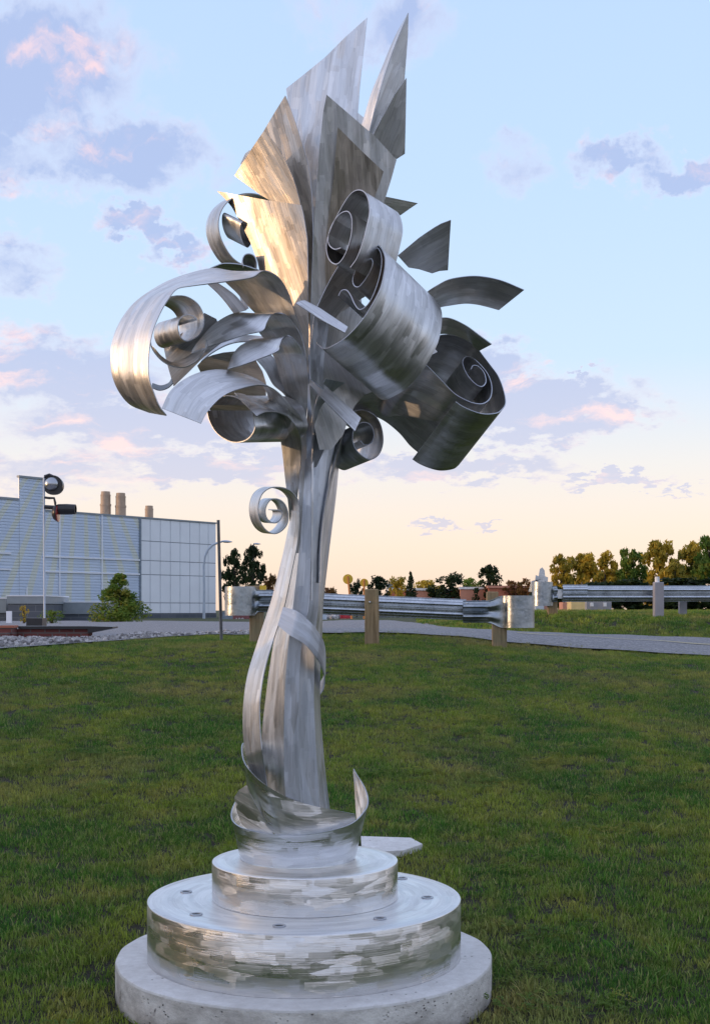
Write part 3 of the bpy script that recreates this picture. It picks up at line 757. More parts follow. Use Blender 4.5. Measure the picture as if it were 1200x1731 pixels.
sheet('weld_strip', [((576, 735), (579, 735)), ((551, 842), (554, 842)), ((542, 911), (544, 911)), ((539.5, 985), (541, 985))], -.115, -.105, 'alu', m=2, th=.006)
sheet('weld_strip', [((527, 700), (530, 700)), ((527, 780), (530, 780)), ((526, 900), (529, 900)), ((525.5, 1015), (527.5, 1015))], -.142, -.14, 'alu', m=2, th=.006)

# --- long left ribbon with its small curl
sheet('ribbon', [((453, 1338), (437, 1338)), ((449, 1310), (427, 1312)), ((443, 1269), (417, 1280)), ((440, 1227), (411.6, 1240)), ((440, 1183), (412, 1192)), ((448, 1131), (418, 1146)),
      ((463.6, 1079), (430, 1104)), ((475, 1045), (451, 1040)), ((482, 1022), (462, 1005)), ((493, 969), (477, 945)), ((502.5, 922), (485, 908)), ((506.5, 885), (490, 881)), ((507, 866), (490, 862))],
      [-.10, -.22, -.20, -.14, -.16, -.17, -.18], [-.02, -.13, -.10, -.04, -.07, -.08, -.08], 'alu', label='long ribbon rising on the left')
scroll('scroll', [(507, 868), (505.5, 851), (500, 838), (489, 828), (472, 823.5), (456, 825.5), (443, 836), (437, 855), (438.5, 876), (447, 893), (461, 902), (474, 899), (485, 887), (487.5, 870), (482, 853), (471, 844), (458, 845),
       (449.5, 858), (450, 873), (458, 882.5), (468, 883.5), (476, 875), (476.5, 864), (469, 862)], (-.0445, .11, .010), (507, 865), -.18, 'alu', m=4, label='small curl on the left of the trunk')
# --- band around the trunk
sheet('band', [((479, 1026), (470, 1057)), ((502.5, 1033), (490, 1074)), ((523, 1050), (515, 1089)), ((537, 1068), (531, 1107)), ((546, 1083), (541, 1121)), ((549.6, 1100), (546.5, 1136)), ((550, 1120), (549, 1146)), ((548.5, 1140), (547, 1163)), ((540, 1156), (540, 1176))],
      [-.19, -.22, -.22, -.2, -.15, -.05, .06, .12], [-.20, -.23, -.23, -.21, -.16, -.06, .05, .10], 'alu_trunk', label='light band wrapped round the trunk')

# --- collar
AX = (-.243, 5.553)
def coll(th, r, z): return np.array([AX[0] + r * math.cos(th), AX[1] + r * math.sin(th), z])
def band3(name, keys, mat, label=None, m=8, n=10):
    """keys: (theta deg, r_top, z_top, r_bottom, z_bottom)"""
    K = cat_rom(keys, n); G = []
    for th, rt, zt, rb, zb in K: G.append([coll(R(th), rt + (rb - rt) * j / m, zt + (zb - zt) * j / m) for j in range(m + 1)])
    o = solid_grid(name, G, mat, .005)
    if label: o['label'] = label
    return o
band3('collar', [(150, .285, .80, .243, .545), (180, .283, .735, .243, .545), (205, .282, .705, .243, .545), (235, .28, .690, .243, .545), (270, .278, .685, .243, .545), (300, .279, .697, .243, .545),
      (325, .283, .715, .243, .545), (345, .288, .745, .245, .56), (3, .3, .775, .255, .60), ][:7] + [(345, .288, .745, .243, .545), (358, .296, .765, .244, .55), (370, .302, .795, .254, .60), (381, .300, .835, .268, .68), (389, .292, .870, .280, .78), (394, .286, .90, .285, .885)], 'alu_strong', 'outer collar band with an upturned tip')
# second wrap rising to the left and round the back
sheet('collar_wrap', [((600, 1376), (600, 1396)), ((565, 1369), (572, 1400)), ((526, 1361), (540, 1412)), ((484, 1347), (505, 1418)), ((448, 1326), (478, 1416)), ((424, 1304), (452, 1397)), ((411.6, 1284), (432, 1358)), ((409, 1262), (418, 1325)), ((415, 1255), (420, 1300)), ((432, 1262), (436, 1290))],
      [-.06, -.10, -.14, -.17, -.19, -.16, -.08, 0, .10, .2], [-.05, -.09, -.13, -.155, -.165, -.15, -.09, 0, .10, .2], 'alu_strong', label='inner collar wrap sweeping up to the left')
plate('collar_flap', [(397, 1347), (405, 1335), (417, 1327), (423, 1341), (432, 1360), (447, 1384), (464, 1412), (430, 1412), (409, 1393), (401, 1372)], -.13, (432, 1370), gx=-.35, k=.6, ang=30, mat='alu_strong')

# --- left upper blades (facing the sunset)
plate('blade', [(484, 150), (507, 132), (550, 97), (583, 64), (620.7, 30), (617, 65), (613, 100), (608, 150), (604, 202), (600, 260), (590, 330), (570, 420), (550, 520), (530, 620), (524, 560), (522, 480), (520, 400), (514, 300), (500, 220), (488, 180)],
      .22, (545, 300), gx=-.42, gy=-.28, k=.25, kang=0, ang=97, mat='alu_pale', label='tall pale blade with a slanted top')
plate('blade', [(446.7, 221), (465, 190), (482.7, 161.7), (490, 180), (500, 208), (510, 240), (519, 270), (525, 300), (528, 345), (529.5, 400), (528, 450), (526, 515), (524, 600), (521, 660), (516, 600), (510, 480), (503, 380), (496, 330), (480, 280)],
      .10, (520, 330), gx=-.62, gy=-.1, k=.6, kang=-15, ang=75, mat='alu_sunset', label='narrow warm blade left of the tall pale one')
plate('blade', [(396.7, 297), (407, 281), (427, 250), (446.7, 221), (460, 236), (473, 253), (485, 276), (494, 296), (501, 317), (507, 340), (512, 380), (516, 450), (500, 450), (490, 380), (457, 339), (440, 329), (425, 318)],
      .05, (507, 340), gx=-.50, gy=.12, k=.7, kang=-25, ang=60, mat='alu_sunset', label='dull bronze-lit blade at upper left')
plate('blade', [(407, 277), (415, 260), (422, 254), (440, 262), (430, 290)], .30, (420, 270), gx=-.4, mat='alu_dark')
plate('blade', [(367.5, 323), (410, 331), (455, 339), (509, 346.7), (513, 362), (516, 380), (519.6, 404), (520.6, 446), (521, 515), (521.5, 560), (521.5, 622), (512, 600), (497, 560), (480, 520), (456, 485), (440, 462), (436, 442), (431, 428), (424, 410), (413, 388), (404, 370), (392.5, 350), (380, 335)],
      -.02, (515, 420), gx=-.62, gy=-.02, k=.9, kang=-20, ang=72, mat='alu_sunset', label='broad warm blade leaning left')
# --- central kites
KP = dict(c=(590, 290))
plate('blade', [(552, 160), (583, 187), (633, 230), (670, 270), (661, 303), (651.7, 333), (640, 372), (622, 420), (600, 470), (570, 520), (545, 600), (526, 690), (525, 600), (526.5, 520), (528, 450), (530, 400), (531.7, 367), (535, 317), (540, 250), (546.7, 187)],
      -.11, gx=.18, gy=.22, k=.35, kang=0, ang=88, mat='alu', label='blue-grey kite blade in the middle', **KP)
plate('blade', [(571, 215), (610, 254), (648, 290), (642, 310), (635, 328), (622, 365), (600, 410), (575, 450), (552, 500), (549, 450), (552, 400), (555, 370), (558, 345), (563, 310), (567, 262)],
      -.15, gx=-.05, gy=.26, k=.35, kang=10, ang=88, mat='alu_sunset', label='bronze-lit inner kite blade', **KP)
# --- right spikes
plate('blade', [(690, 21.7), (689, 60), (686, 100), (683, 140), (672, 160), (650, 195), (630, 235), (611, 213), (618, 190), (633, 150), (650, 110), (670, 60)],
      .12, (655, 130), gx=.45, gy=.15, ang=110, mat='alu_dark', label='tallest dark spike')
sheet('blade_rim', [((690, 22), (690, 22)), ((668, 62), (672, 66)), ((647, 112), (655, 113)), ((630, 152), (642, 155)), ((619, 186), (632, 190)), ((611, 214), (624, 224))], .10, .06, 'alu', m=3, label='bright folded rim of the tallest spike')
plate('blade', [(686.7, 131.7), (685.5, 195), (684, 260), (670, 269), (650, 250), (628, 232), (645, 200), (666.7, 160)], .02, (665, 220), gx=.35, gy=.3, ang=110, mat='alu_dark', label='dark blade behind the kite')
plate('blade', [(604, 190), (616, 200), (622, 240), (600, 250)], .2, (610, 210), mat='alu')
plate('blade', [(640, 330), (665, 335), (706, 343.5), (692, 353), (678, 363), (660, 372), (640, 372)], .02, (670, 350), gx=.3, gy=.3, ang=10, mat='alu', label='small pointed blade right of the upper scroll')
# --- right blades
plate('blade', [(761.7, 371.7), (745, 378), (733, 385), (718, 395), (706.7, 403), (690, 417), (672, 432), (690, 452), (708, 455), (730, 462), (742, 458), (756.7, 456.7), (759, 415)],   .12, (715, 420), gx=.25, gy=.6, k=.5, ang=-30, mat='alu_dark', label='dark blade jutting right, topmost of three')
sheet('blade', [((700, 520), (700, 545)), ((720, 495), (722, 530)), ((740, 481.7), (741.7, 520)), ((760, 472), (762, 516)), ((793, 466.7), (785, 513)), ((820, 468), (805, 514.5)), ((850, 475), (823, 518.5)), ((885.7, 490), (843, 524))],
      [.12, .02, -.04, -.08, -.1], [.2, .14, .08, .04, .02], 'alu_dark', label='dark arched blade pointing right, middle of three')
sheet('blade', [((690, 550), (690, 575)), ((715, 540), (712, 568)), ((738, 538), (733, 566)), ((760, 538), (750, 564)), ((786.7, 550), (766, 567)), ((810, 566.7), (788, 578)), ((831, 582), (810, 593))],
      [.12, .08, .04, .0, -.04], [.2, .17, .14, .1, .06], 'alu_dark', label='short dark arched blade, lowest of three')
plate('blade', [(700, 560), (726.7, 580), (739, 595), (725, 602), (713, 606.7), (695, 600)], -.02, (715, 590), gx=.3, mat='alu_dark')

# --- scrolls on the right
scroll('scroll', [(592, 452), (603, 436), (613, 409), (620, 381), (624.5, 357), (622, 337), (616, 325), (606, 321), (595, 325.5), (584, 339), (572, 360), (560, 384), (553, 405), (552, 425), (558, 441), (570, 446), (582, 432), (591, 408), (595, 382), (593, 364), (586, 357),
       (574, 362), (562, 378), (555, 398), (556, 413), (565, 421), (576, 419)], (.135, .12, -.045), (590, 400), -.28, 'alu', label='upper right scroll')
scroll('scroll', [(524, 640), (524, 600), (528, 560), (532, 530), (538.7, 513), (548.5, 492), (562, 466), (579, 440), (597, 421), (612, 411.5), (628, 409.5), (641, 416), (648.5, 428), (650.8, 443), (648, 466), (641, 491), (625, 521), (608, 546), (586, 569), (568, 581), (553, 588.5), (544, 588), (535, 580)],
       (.235, .21, -.165), (595, 500), -.36, 'alu', n=10, m=12, woff=[.22, .22, .24, .30, .45, .62, .8, .92, 1, 1, 1, 1, 1, 1, 1, 1], label='largest scroll, at the front right')
scroll('scroll_core', [(572, 500), (577, 491), (586, 490.5), (593, 500), (600, 515), (608, 523), (619, 517), (630, 500), (640, 472), (645, 445), (643, 426), (635, 418), (624, 423), (612, 438), (601, 457), (596, 473), (599, 483), (607, 484), (618, 471), (627, 455), (630, 443), (625, 435), (617, 437), (609, 446)],
       (.11, .10, -.077), (595, 500), -.355, 'alu_dark', label='inner curl of the largest scroll')
sheet('stem', [((522, 640), (545, 640)), ((524, 600), (590, 610)), ((527, 565), (607, 575)), ((535, 520), (612, 540)), ((560, 480), (610, 500))], [-.06, -.1, -.14, -.16, -.1], [-.03, -.02, 0, .02, .02], 'alu_dark', label='dark stem behind the large scroll')
plate('bar', [(500, 513), (508, 509), (515, 508), (540, 521), (588, 553), (583, 563), (545, 542)], -.62, (545, 535), gx=.1, gy=-.9, ang=35, mat='alu', label='upper flat bar crossing the trunk')
plate('bar', [(523, 650), (530, 645.5), (541.7, 645), (575, 675), (610, 707), (605, 718), (600, 729), (560, 690)], -.30, (570, 685), gx=.1, gy=-.5, ang=43, mat='alu', label='lower flat bar crossing the trunk')
plate('stem', [(526, 690), (523, 650), (525, 615), (532, 592), (548, 580), (580, 610), (615, 640), (635, 660), (615, 668), (600, 685), (588, 710), (580, 735), (560, 760), (540, 760), (531, 720)], -.17, (560, 670), gx=.28, gy=.05, k=.4, kang=-30, ang=70, mat='alu_dark', label='dark flare of the trunk under the large scroll')
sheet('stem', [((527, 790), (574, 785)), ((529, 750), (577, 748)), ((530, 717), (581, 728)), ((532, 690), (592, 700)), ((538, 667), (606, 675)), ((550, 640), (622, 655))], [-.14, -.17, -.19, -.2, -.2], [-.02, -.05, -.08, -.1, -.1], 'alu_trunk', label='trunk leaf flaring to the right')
WK = (-.165, .17, -.20)
sheet('stem', [((600, 668), (590, 697)), ((640, 645), (605, 694)), ((668, 638), (630, 702)), ((690, 637), (652, 713)), ((715, 644), (675, 732)), ((745, 660), (692, 752)), ((770, 679), (704.5, 763)), ((774, 682), (709, 767))],
      [-.02, -.05, -.08, -.12, -.15], [0, .04, .06, .06, .05], 'alu_dark', label='dark stem of the lower right scroll')
scroll('scroll', [(770, 679), (782, 687), (800, 695), (817, 699.5), (834, 699), (845, 695), (854, 682), (851, 660), (842, 636), (830, 619), (817, 602), (805, 587), (787, 575), (767, 567), (748, 566), (730, 571), (715, 580), (708, 592), (714, 610), (728, 624), (750, 647), (768, 665), (785, 675),
       (800, 681), (816, 682), (828, 673), (831, 655), (826, 636), (815, 620), (800, 606), (788, 603), (782, 610), (784, 622), (792, 637), (805, 650), (815, 653), (821, 645), (818, 630), (808, 619), (799, 618), (796, 624)],
       (-.163, .20, -.205), (790, 640), -.16, 'alu_dark', n=7, m=10, woff=[1] * 12 + [.9, .6, .4, .3, .3, .35, .4, .45, .5, .5, .5, .5, .5, .5, .5], label='lower right scroll opening to the right')
scroll('scroll', [(585, 700), (597, 696), (613, 693), (633, 702), (644, 720), (647.5, 746), (641, 767), (627, 776.5), (613, 771), (600, 757), (596, 740), (600, 723), (613, 714), (626, 718), (632, 733), (628, 748), (617, 752), (609, 745)],
       (-.11, .13, -.03), (620, 735), -.02, 'alu_dark', label='small dark scroll under the right side')
# --- scrolls and leaves on the left
def lf(a, b_, root=-.04, k=.35):
    def f(t_, px, py):
        full = a + b_ * (520 - px) / 400; s_ = min(1, t_ / k); s_ = s_ * s_ * (3 - 2 * s_); return root + (full - root) * s_
    return f
sheet('leaf', [((521, 650), (505, 650)), ((519, 620), (488, 600)), ((515, 590), (466, 565)), ((508, 556), (443, 540)), ((497, 523), (420, 517)), ((485, 490), (401, 495)), ((471, 469), (382, 477)), ((455, 459), (374, 466)), ((443, 459), (376, 459)), ((427, 469), (369, 454)), ((400, 474), (345, 456)), ((352, 480), (297, 470)),
      ((325, 483.5), (263, 486.7)), ((301, 488), (230, 510)), ((287, 503), (209, 535)), ((272, 528), (196, 560)), ((259, 560), (189, 585)), ((252.5, 595), (188, 608)), ((252, 635), (191, 636)), ((262, 667), (202, 662)), ((271, 688), (221, 684)), ((282, 702.5), (252, 697))],
      lf(-.12, -.62, k=.2), lambda t_, px, py: lf(-.12, -.62, k=.2)(t_, px + 55, py) + .19 * min(1, t_ * 5), 'alu_pale', n=6, label='largest leaf curling over on the left')
scroll('scroll', [(287, 502), (301, 500), (317, 502), (334, 513), (343.5, 530), (345, 550), (338, 565), (326, 574), (316, 576.6), (307, 571), (301.5, 557), (302.5, 543), (309, 534.5), (320, 532), (330, 536), (334, 541)], (-.12, .16, .006), (320, 540), -.25, 'alu', m=6, label='inner scroll within the largest left leaf')
sheet('leaf', [((254, 575), (252, 575)), ((258, 590), (254, 582)), ((268, 604), (262, 590)), ((280, 614), (274, 603)), ((295, 620), (290, 612.5)), ((312, 621), (308, 608)), ((328, 614), (325, 598)), ((341, 602), (337, 587)), ((352, 583), (347, 566))], -.42, -.28, 'alu', m=4, label='light underside of the inner left curl')
plate('leaf', [(277, 586), (283, 615), (294, 653), (318, 630), (345, 603), (380, 575), (366, 539), (346, 529), (330, 545), (300, 570)], -.08, (320, 590), gx=-.2, ang=-45, mat='alu_dark')
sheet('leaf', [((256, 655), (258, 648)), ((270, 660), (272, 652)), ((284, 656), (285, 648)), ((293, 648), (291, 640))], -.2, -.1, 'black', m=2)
sheet('leaf', [((351.5, 480), (366.7, 477.7)), ((367.7, 495), (386.7, 491)), ((381, 510), (402, 504)), ((396, 530), (417, 524))], -.02, .04, 'alu', m=3, label='slim blue-lit strip below the largest left leaf')
plate('leaf', [(405, 498), (412, 500), (421, 521), (410, 526)], .05, (412, 510), mat='alu')
scroll('leaf', [(520, 480), (500, 420), (480, 365), (462, 342), (440, 330), (418, 327), (398, 332), (381, 346), (372, 363), (369.6, 382), (374, 403), (384, 423), (396, 438), (412, 448), (436, 456)], (-.068, .13, .018), (400, 400), .24, 'alu', label='back left ring leaf')
sheet('leaf', [((353, 455), (362, 456)), ((366, 449), (376, 457)), ((380, 445), (392, 458)), ((407, 447), (410, 460)), ((440, 457), (436, 465))], .12, .2, 'alu_dark', m=3)
scroll('scroll', [(424, 412), (421, 392), (414, 377), (408, 378), (407, 392), (411, 408), (418, 418), (424, 413)], (-.085, .05, .055), (416, 397), .22, 'alu_dark', m=5, label='small roll behind the broad warm blade')
scroll('scroll', [(412, 450), (410, 440), (414, 431), (422, 429), (430, 433), (434, 443), (434, 455)], (-.02, .16, .0), (422, 443), .1, 'alu_dark', m=4)
plate('leaf', [(410, 450), (410, 438), (415, 431), (423, 429), (430, 434), (433, 444), (433, 458), (420, 458)], .26, (422, 443), mat='alu_dark')
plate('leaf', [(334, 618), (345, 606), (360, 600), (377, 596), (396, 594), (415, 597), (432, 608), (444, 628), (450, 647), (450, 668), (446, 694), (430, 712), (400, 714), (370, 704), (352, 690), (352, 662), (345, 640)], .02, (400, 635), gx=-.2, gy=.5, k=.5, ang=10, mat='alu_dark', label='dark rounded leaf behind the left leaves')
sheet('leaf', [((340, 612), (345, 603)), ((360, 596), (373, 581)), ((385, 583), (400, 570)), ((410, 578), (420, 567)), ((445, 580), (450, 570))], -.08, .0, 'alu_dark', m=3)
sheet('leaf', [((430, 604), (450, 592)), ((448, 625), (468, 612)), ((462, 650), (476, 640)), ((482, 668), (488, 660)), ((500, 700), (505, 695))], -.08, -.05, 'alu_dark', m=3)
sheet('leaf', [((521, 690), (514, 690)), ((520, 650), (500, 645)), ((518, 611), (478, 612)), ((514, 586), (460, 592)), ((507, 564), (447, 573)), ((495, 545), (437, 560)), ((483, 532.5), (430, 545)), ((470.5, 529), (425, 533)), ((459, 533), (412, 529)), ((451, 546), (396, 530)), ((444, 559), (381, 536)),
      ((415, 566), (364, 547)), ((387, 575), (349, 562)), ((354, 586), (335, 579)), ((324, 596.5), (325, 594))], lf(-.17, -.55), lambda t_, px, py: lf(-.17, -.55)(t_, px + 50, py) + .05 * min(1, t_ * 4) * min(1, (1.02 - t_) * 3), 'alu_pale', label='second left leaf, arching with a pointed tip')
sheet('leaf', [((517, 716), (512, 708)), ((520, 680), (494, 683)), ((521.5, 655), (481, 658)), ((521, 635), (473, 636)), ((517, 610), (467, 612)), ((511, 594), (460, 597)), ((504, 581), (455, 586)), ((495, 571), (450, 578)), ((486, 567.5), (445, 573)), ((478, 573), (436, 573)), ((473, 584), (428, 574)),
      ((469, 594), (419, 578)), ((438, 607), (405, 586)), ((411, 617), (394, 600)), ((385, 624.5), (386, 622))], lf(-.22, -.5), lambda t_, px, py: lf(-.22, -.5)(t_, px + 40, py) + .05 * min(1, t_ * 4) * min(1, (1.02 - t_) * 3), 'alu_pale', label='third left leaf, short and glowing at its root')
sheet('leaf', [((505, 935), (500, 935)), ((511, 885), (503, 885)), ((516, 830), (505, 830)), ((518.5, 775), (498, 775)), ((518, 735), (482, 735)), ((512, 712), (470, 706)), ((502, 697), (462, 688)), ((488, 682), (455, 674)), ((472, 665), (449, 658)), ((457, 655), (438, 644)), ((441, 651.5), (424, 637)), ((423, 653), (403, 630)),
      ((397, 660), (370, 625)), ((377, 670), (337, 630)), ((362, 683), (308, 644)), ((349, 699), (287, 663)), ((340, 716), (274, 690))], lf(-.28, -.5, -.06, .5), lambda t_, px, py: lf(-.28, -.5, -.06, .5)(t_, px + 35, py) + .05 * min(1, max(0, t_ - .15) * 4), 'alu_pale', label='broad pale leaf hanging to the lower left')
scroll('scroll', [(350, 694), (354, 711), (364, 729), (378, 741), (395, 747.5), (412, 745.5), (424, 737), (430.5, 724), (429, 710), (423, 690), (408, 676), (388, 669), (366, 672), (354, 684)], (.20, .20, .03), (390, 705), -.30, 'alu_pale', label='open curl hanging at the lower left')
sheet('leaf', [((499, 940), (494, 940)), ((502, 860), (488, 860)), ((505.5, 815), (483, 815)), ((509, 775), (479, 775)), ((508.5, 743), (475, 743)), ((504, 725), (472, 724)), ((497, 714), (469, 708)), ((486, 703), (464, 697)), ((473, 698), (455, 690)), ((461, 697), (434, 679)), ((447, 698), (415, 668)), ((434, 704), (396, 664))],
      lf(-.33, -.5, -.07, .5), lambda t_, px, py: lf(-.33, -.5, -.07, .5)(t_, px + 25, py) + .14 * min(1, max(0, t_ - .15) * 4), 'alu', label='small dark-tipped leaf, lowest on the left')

# ------------------------------------------------------------------ slab behind the base
mb = MB(); q = [on_drum(612, 1428, .06), on_drum(700, 1428, .06), on_drum(714, 1437, .06), on_drum(680, 1448, .06), on_drum(600, 1450, .06)]
top = [Vector((p.x, p.y, .15)) for p in [Vector(((612 - CX) * 8.02 / F, 8.02, 0)), Vector(((690 - CX) * 8.05 / F, 8.05, 0)), Vector(((714 - CX) * 7.75 / F, 7.75, 0)), Vector(((680 - CX) * 7.5 / F, 7.5, 0)), Vector(((600 - CX) * 7.5 / F, 7.5, 0))]]
def gs(px, py):
    p = gpt(px, py); return Vector((p.x, p.y, p.z))
tp = [gs(610, 1426), gs(694, 1429), gs(714, 1437), gs(682, 1448), gs(612, 1452)]
zt = max(p.z for p in tp) + .035
tp = [Vector((p.x, p.y, p.z + .035)) for p in tp]
for i in range(1, len(tp) - 1): mb.tri(tp[0], tp[i], tp[i + 1])
for a, b_ in zip(tp, tp[1:] + tp[:1]): mb.quad(a, b_, b_ - Vector((0, 0, .1)), a - Vector((0, 0, .1)))
tag(mb.build('paving_slab', 'concrete'), 'flat pale concrete slab lying in the grass behind the drum', 'slab')

# ------------------------------------------------------------------ guard rails
def rail_profile(h, amp, z):
    return [(z + h * (v - .5), amp * o_) for v, o_ in ((0, .15), (.04, 0), (.14, .15), (.2, .85), (.27, 1), (.34, .85), (.43, .2), (.5, .0), (.57, .2), (.66, .85), (.73, 1), (.8, .85), (.86, .15), (.96, 0), (1, .15))]
def rail_sweep(name, plan, parent, mat='galv', label=None):
    """plan: list of (x, y, z centre, height, amplitude); corrugation faces the camera side"""
    G = []
    for i, (x, y, z, h, amp) in enumerate(plan):
        a = plan[max(i - 1, 0)]; c = plan[min(i + 1, len(plan) - 1)]; t_ = Vector((c[0] - a[0], c[1] - a[1])).normalized(); nn = Vector((t_.y, -t_.x))
        G.append([(x + nn.x * o_, y + nn.y * o_, zz) for zz, o_ in rail_profile(h, amp, z)])
    o = solid_grid(name, G, mat, .006, 0, parent)
    o.data.materials.clear(); o.data.materials.append(M[mat]); o.data.materials.append(M[mat])
    if label: o['label'] = label
    return o
def post(name, x, y, z0, z1, wdt, parent, mat='wood', seed=0):
    mb = MB(); rg = random.Random(seed); a = wdt / 2; e = .008
    lv = [z0, z0 + (z1 - z0) * .3, z0 + (z1 - z0) * .65, z1 - .012, z1]
    rings = []
    for i, z in enumerate(lv):
        s_ = a - (.012 if i == 4 else 0); j = [rg.uniform(-.003, .003) for _ in range(8)]
        c8 = [(-s_ + e, -s_), (s_ - e, -s_), (s_, -s_ + e), (s_, s_ - e), (s_ - e, s_), (-s_ + e, s_), (-s_, s_ - e), (-s_, -s_ + e)]
        rings.append([Vector((x + cx + j[k], y + cy, z + (rg.uniform(-.004, .004) if i == 4 else 0))) for k, (cx, cy) in enumerate(c8)])
    for i in range(4):
        for k in range(8): mb.quad(rings[i][k], rings[i][(k + 1) % 8], rings[i + 1][(k + 1) % 8], rings[i + 1][k])
    c = sum(rings[-1], Vector()) / 8
    for k in range(8): mb.tri(c, rings[-1][k], rings[-1][(k + 1) % 8])
    return mb.build(name, mat, parent, 30)
gr = empty('guardrail', (.2, 20.2, float(gz(.2, 20.2))), 'near galvanised guard rail on wooden posts running behind the sculpture', 'guard rail')
def zr(py, Y): return ZE - (py - HY) * Y / F
xa, xb = (458 - CX) * 20.4 / F, (785 - CX) * 20.4 / F
zl = lambda x: float(np.interp(x, [xa, xb], [zr(1017, 20.4), zr(1031, 20.4)]))
bx = np.linspace(xa - .05, xb + .02, 12)
rail_sweep('beam', [(x, 20.35, zl(x), .325, .085) for x in bx], gr, label='long corrugated beam')
def terminal(x0, y0, sgn, length, rad, z, h1, parent, name='end_terminal', arc=250, amp0=.09, label=None):
    """flares from the beam profile and rolls into a bull-nose"""
    plan = []
    for i in range(17):
        f = i / 16; plan.append((x0 + sgn * length * f, y0 - .012 - .02 * f, z, .34 + (h1 - .34) * sst(.45, .72, f), amp0 * (1 - float(sst(.35, .72, f)))))
    cx_, cy_ = x0 + sgn * length + sgn * rad * .05, y0 + .02
    plan = [p for p in plan if (p[0] - cx_) * sgn < -rad * .98]
    for i in range(0, 25):
        a = R(-72 + (arc + 40) * i / 24); plan.append((cx_ + sgn * rad * math.sin(a), cy_ - rad * math.cos(a), z, h1, 0.))
    if sgn < 0:
        plan = plan[::-1]
    o = rail_sweep(name, plan, parent, 'galv_old', label=label); return o
terminal((782 - CX) * 20.3 / F, 20.30, 1, .86, .24, zr(1034, 20.3), .50, gr, label='right bull-nose end')
terminal((462 - CX) * 20.3 / F, 20.30, -1, .50, .24, zr(1016, 20.3), .45, gr, label='left bull-nose end')
for i, (px, top_, bot) in enumerate(((432, 1030, 1077), (628.5, 996, 1087), (847, 1040, 1100))):
    Y = 19.9 if i == 1 else 20.12
    x = (px - CX) * Y / F; post('post', x, Y + (.1 if i == 1 else .28), zr(bot, Y) - .3, zr(top_, Y), .215, gr, seed=i)
post('spacer_block', (833 - CX) * 20.5 / F, 20.62, zr(1020, 20.5), zr(1000, 20.5), .18, gr, seed=5)
post('spacer_block', (428 - CX) * 20.5 / F, 20.62, zr(1020, 20.5), zr(990, 20.5), .2, gr, seed=6)
mb = MB(); c = pt(445, 994, 20.55); mb.box(c.x - .05, c.x + .05, 20.5, 20.55, c.z - .06, c.z + .04); mb.build('reflector', 'yellow', gr)
for px, py in ((625, 1018), (789, 1030), (789, 1040), (789, 1020), (816, 1024), (456, 1003)):
    mb = MB(); c = pt(px, py, 19.89 if px == 625 else 20.26); mb.lathe([(.022, .03), (.022, 0), (.012, -.014), (.0001, -.016)], c, 10, 'Y'); mb.build('bolt', 'galv', gr, 30)
# far rail
gf = empty('guardrail', (4.5, 28.4, float(gz(4.5, 28.4))), 'far galvanised guard rail on the grassy rise at the right edge', 'guard rail')
Yf = 28.4; x0, x1 = (990 - CX) * Yf / F, (1290 - CX) * Yf / F
rail_sweep('beam', [(x, Yf, zr(1003.5, Yf) + (x - x0) * .0, .345, .085) for x in np.linspace(x0 - .05, x1, 10)], gf)
terminal((940 - CX) * Yf / F, Yf - .06, -1, .30, .22, zr(1004, Yf), .52, gf, label='bull-nose end')
rail_sweep('beam', [(x, Yf - .03, zr(1003, Yf), .37, .10) for x in np.linspace((950 - CX) * Yf / F, (992 - CX) * Yf / F, 5)], gf, label='short overlap piece')
rail_sweep('beam', [(x, Yf - .01, zr(1004, Yf), .2, .0) for x in np.linspace((936 - CX) * Yf / F, (955 - CX) * Yf / F, 3)], gf, label='flat joint plate')
plate_pts = None
for i, (px, t_, b_, Y) in enumerate(((933, 1015, 1049, 28.5), (1112, 984, 1047, 28.0), (1153, 1012, 1034, 28.9))):
    post('post', (px - CX) * Y / F, Y, zr(b_, Y) - .3, zr(t_, Y), .2 if i < 2 else .16, gf, 'wood' if i == 0 else 'cabinet', seed=10 + i)
mb = MB(); c = pt(1110, 978, 28.0); mb.tube([c - Vector((0, 0, .1)), c + Vector((0, 0, .04))], .05, 8); mb.build('reflector', 'white', gf)
# spruce-shaped leaf of galvanised sheet standing behind the far terminal
mb = MB(); Yq = 28.7
ol = [(893, 1000), (898, 982), (904, 984), (905, 972), (910, 974), (912, 962), (916, 959), (920, 964), (921, 974), (926, 976), (925, 986), (931, 988), (930, 1004)]
a_ = [pt(x, y, Yq) for x, y in ol]; b2 = [p + Vector((0, .03, 0)) for p in a_]; c1 = sum(a_, Vector()) / len(a_); c2 = c1 + Vector((0, .03, 0))
for i in range(len(ol)):
    j = (i + 1) % len(ol); mb.tri(c1, a_[i], a_[j]); mb.tri(c2, b2[j], b2[i]); mb.quad(a_[i], b2[i], b2[j], a_[j])
mb.build('end_plate', 'galv', gf)

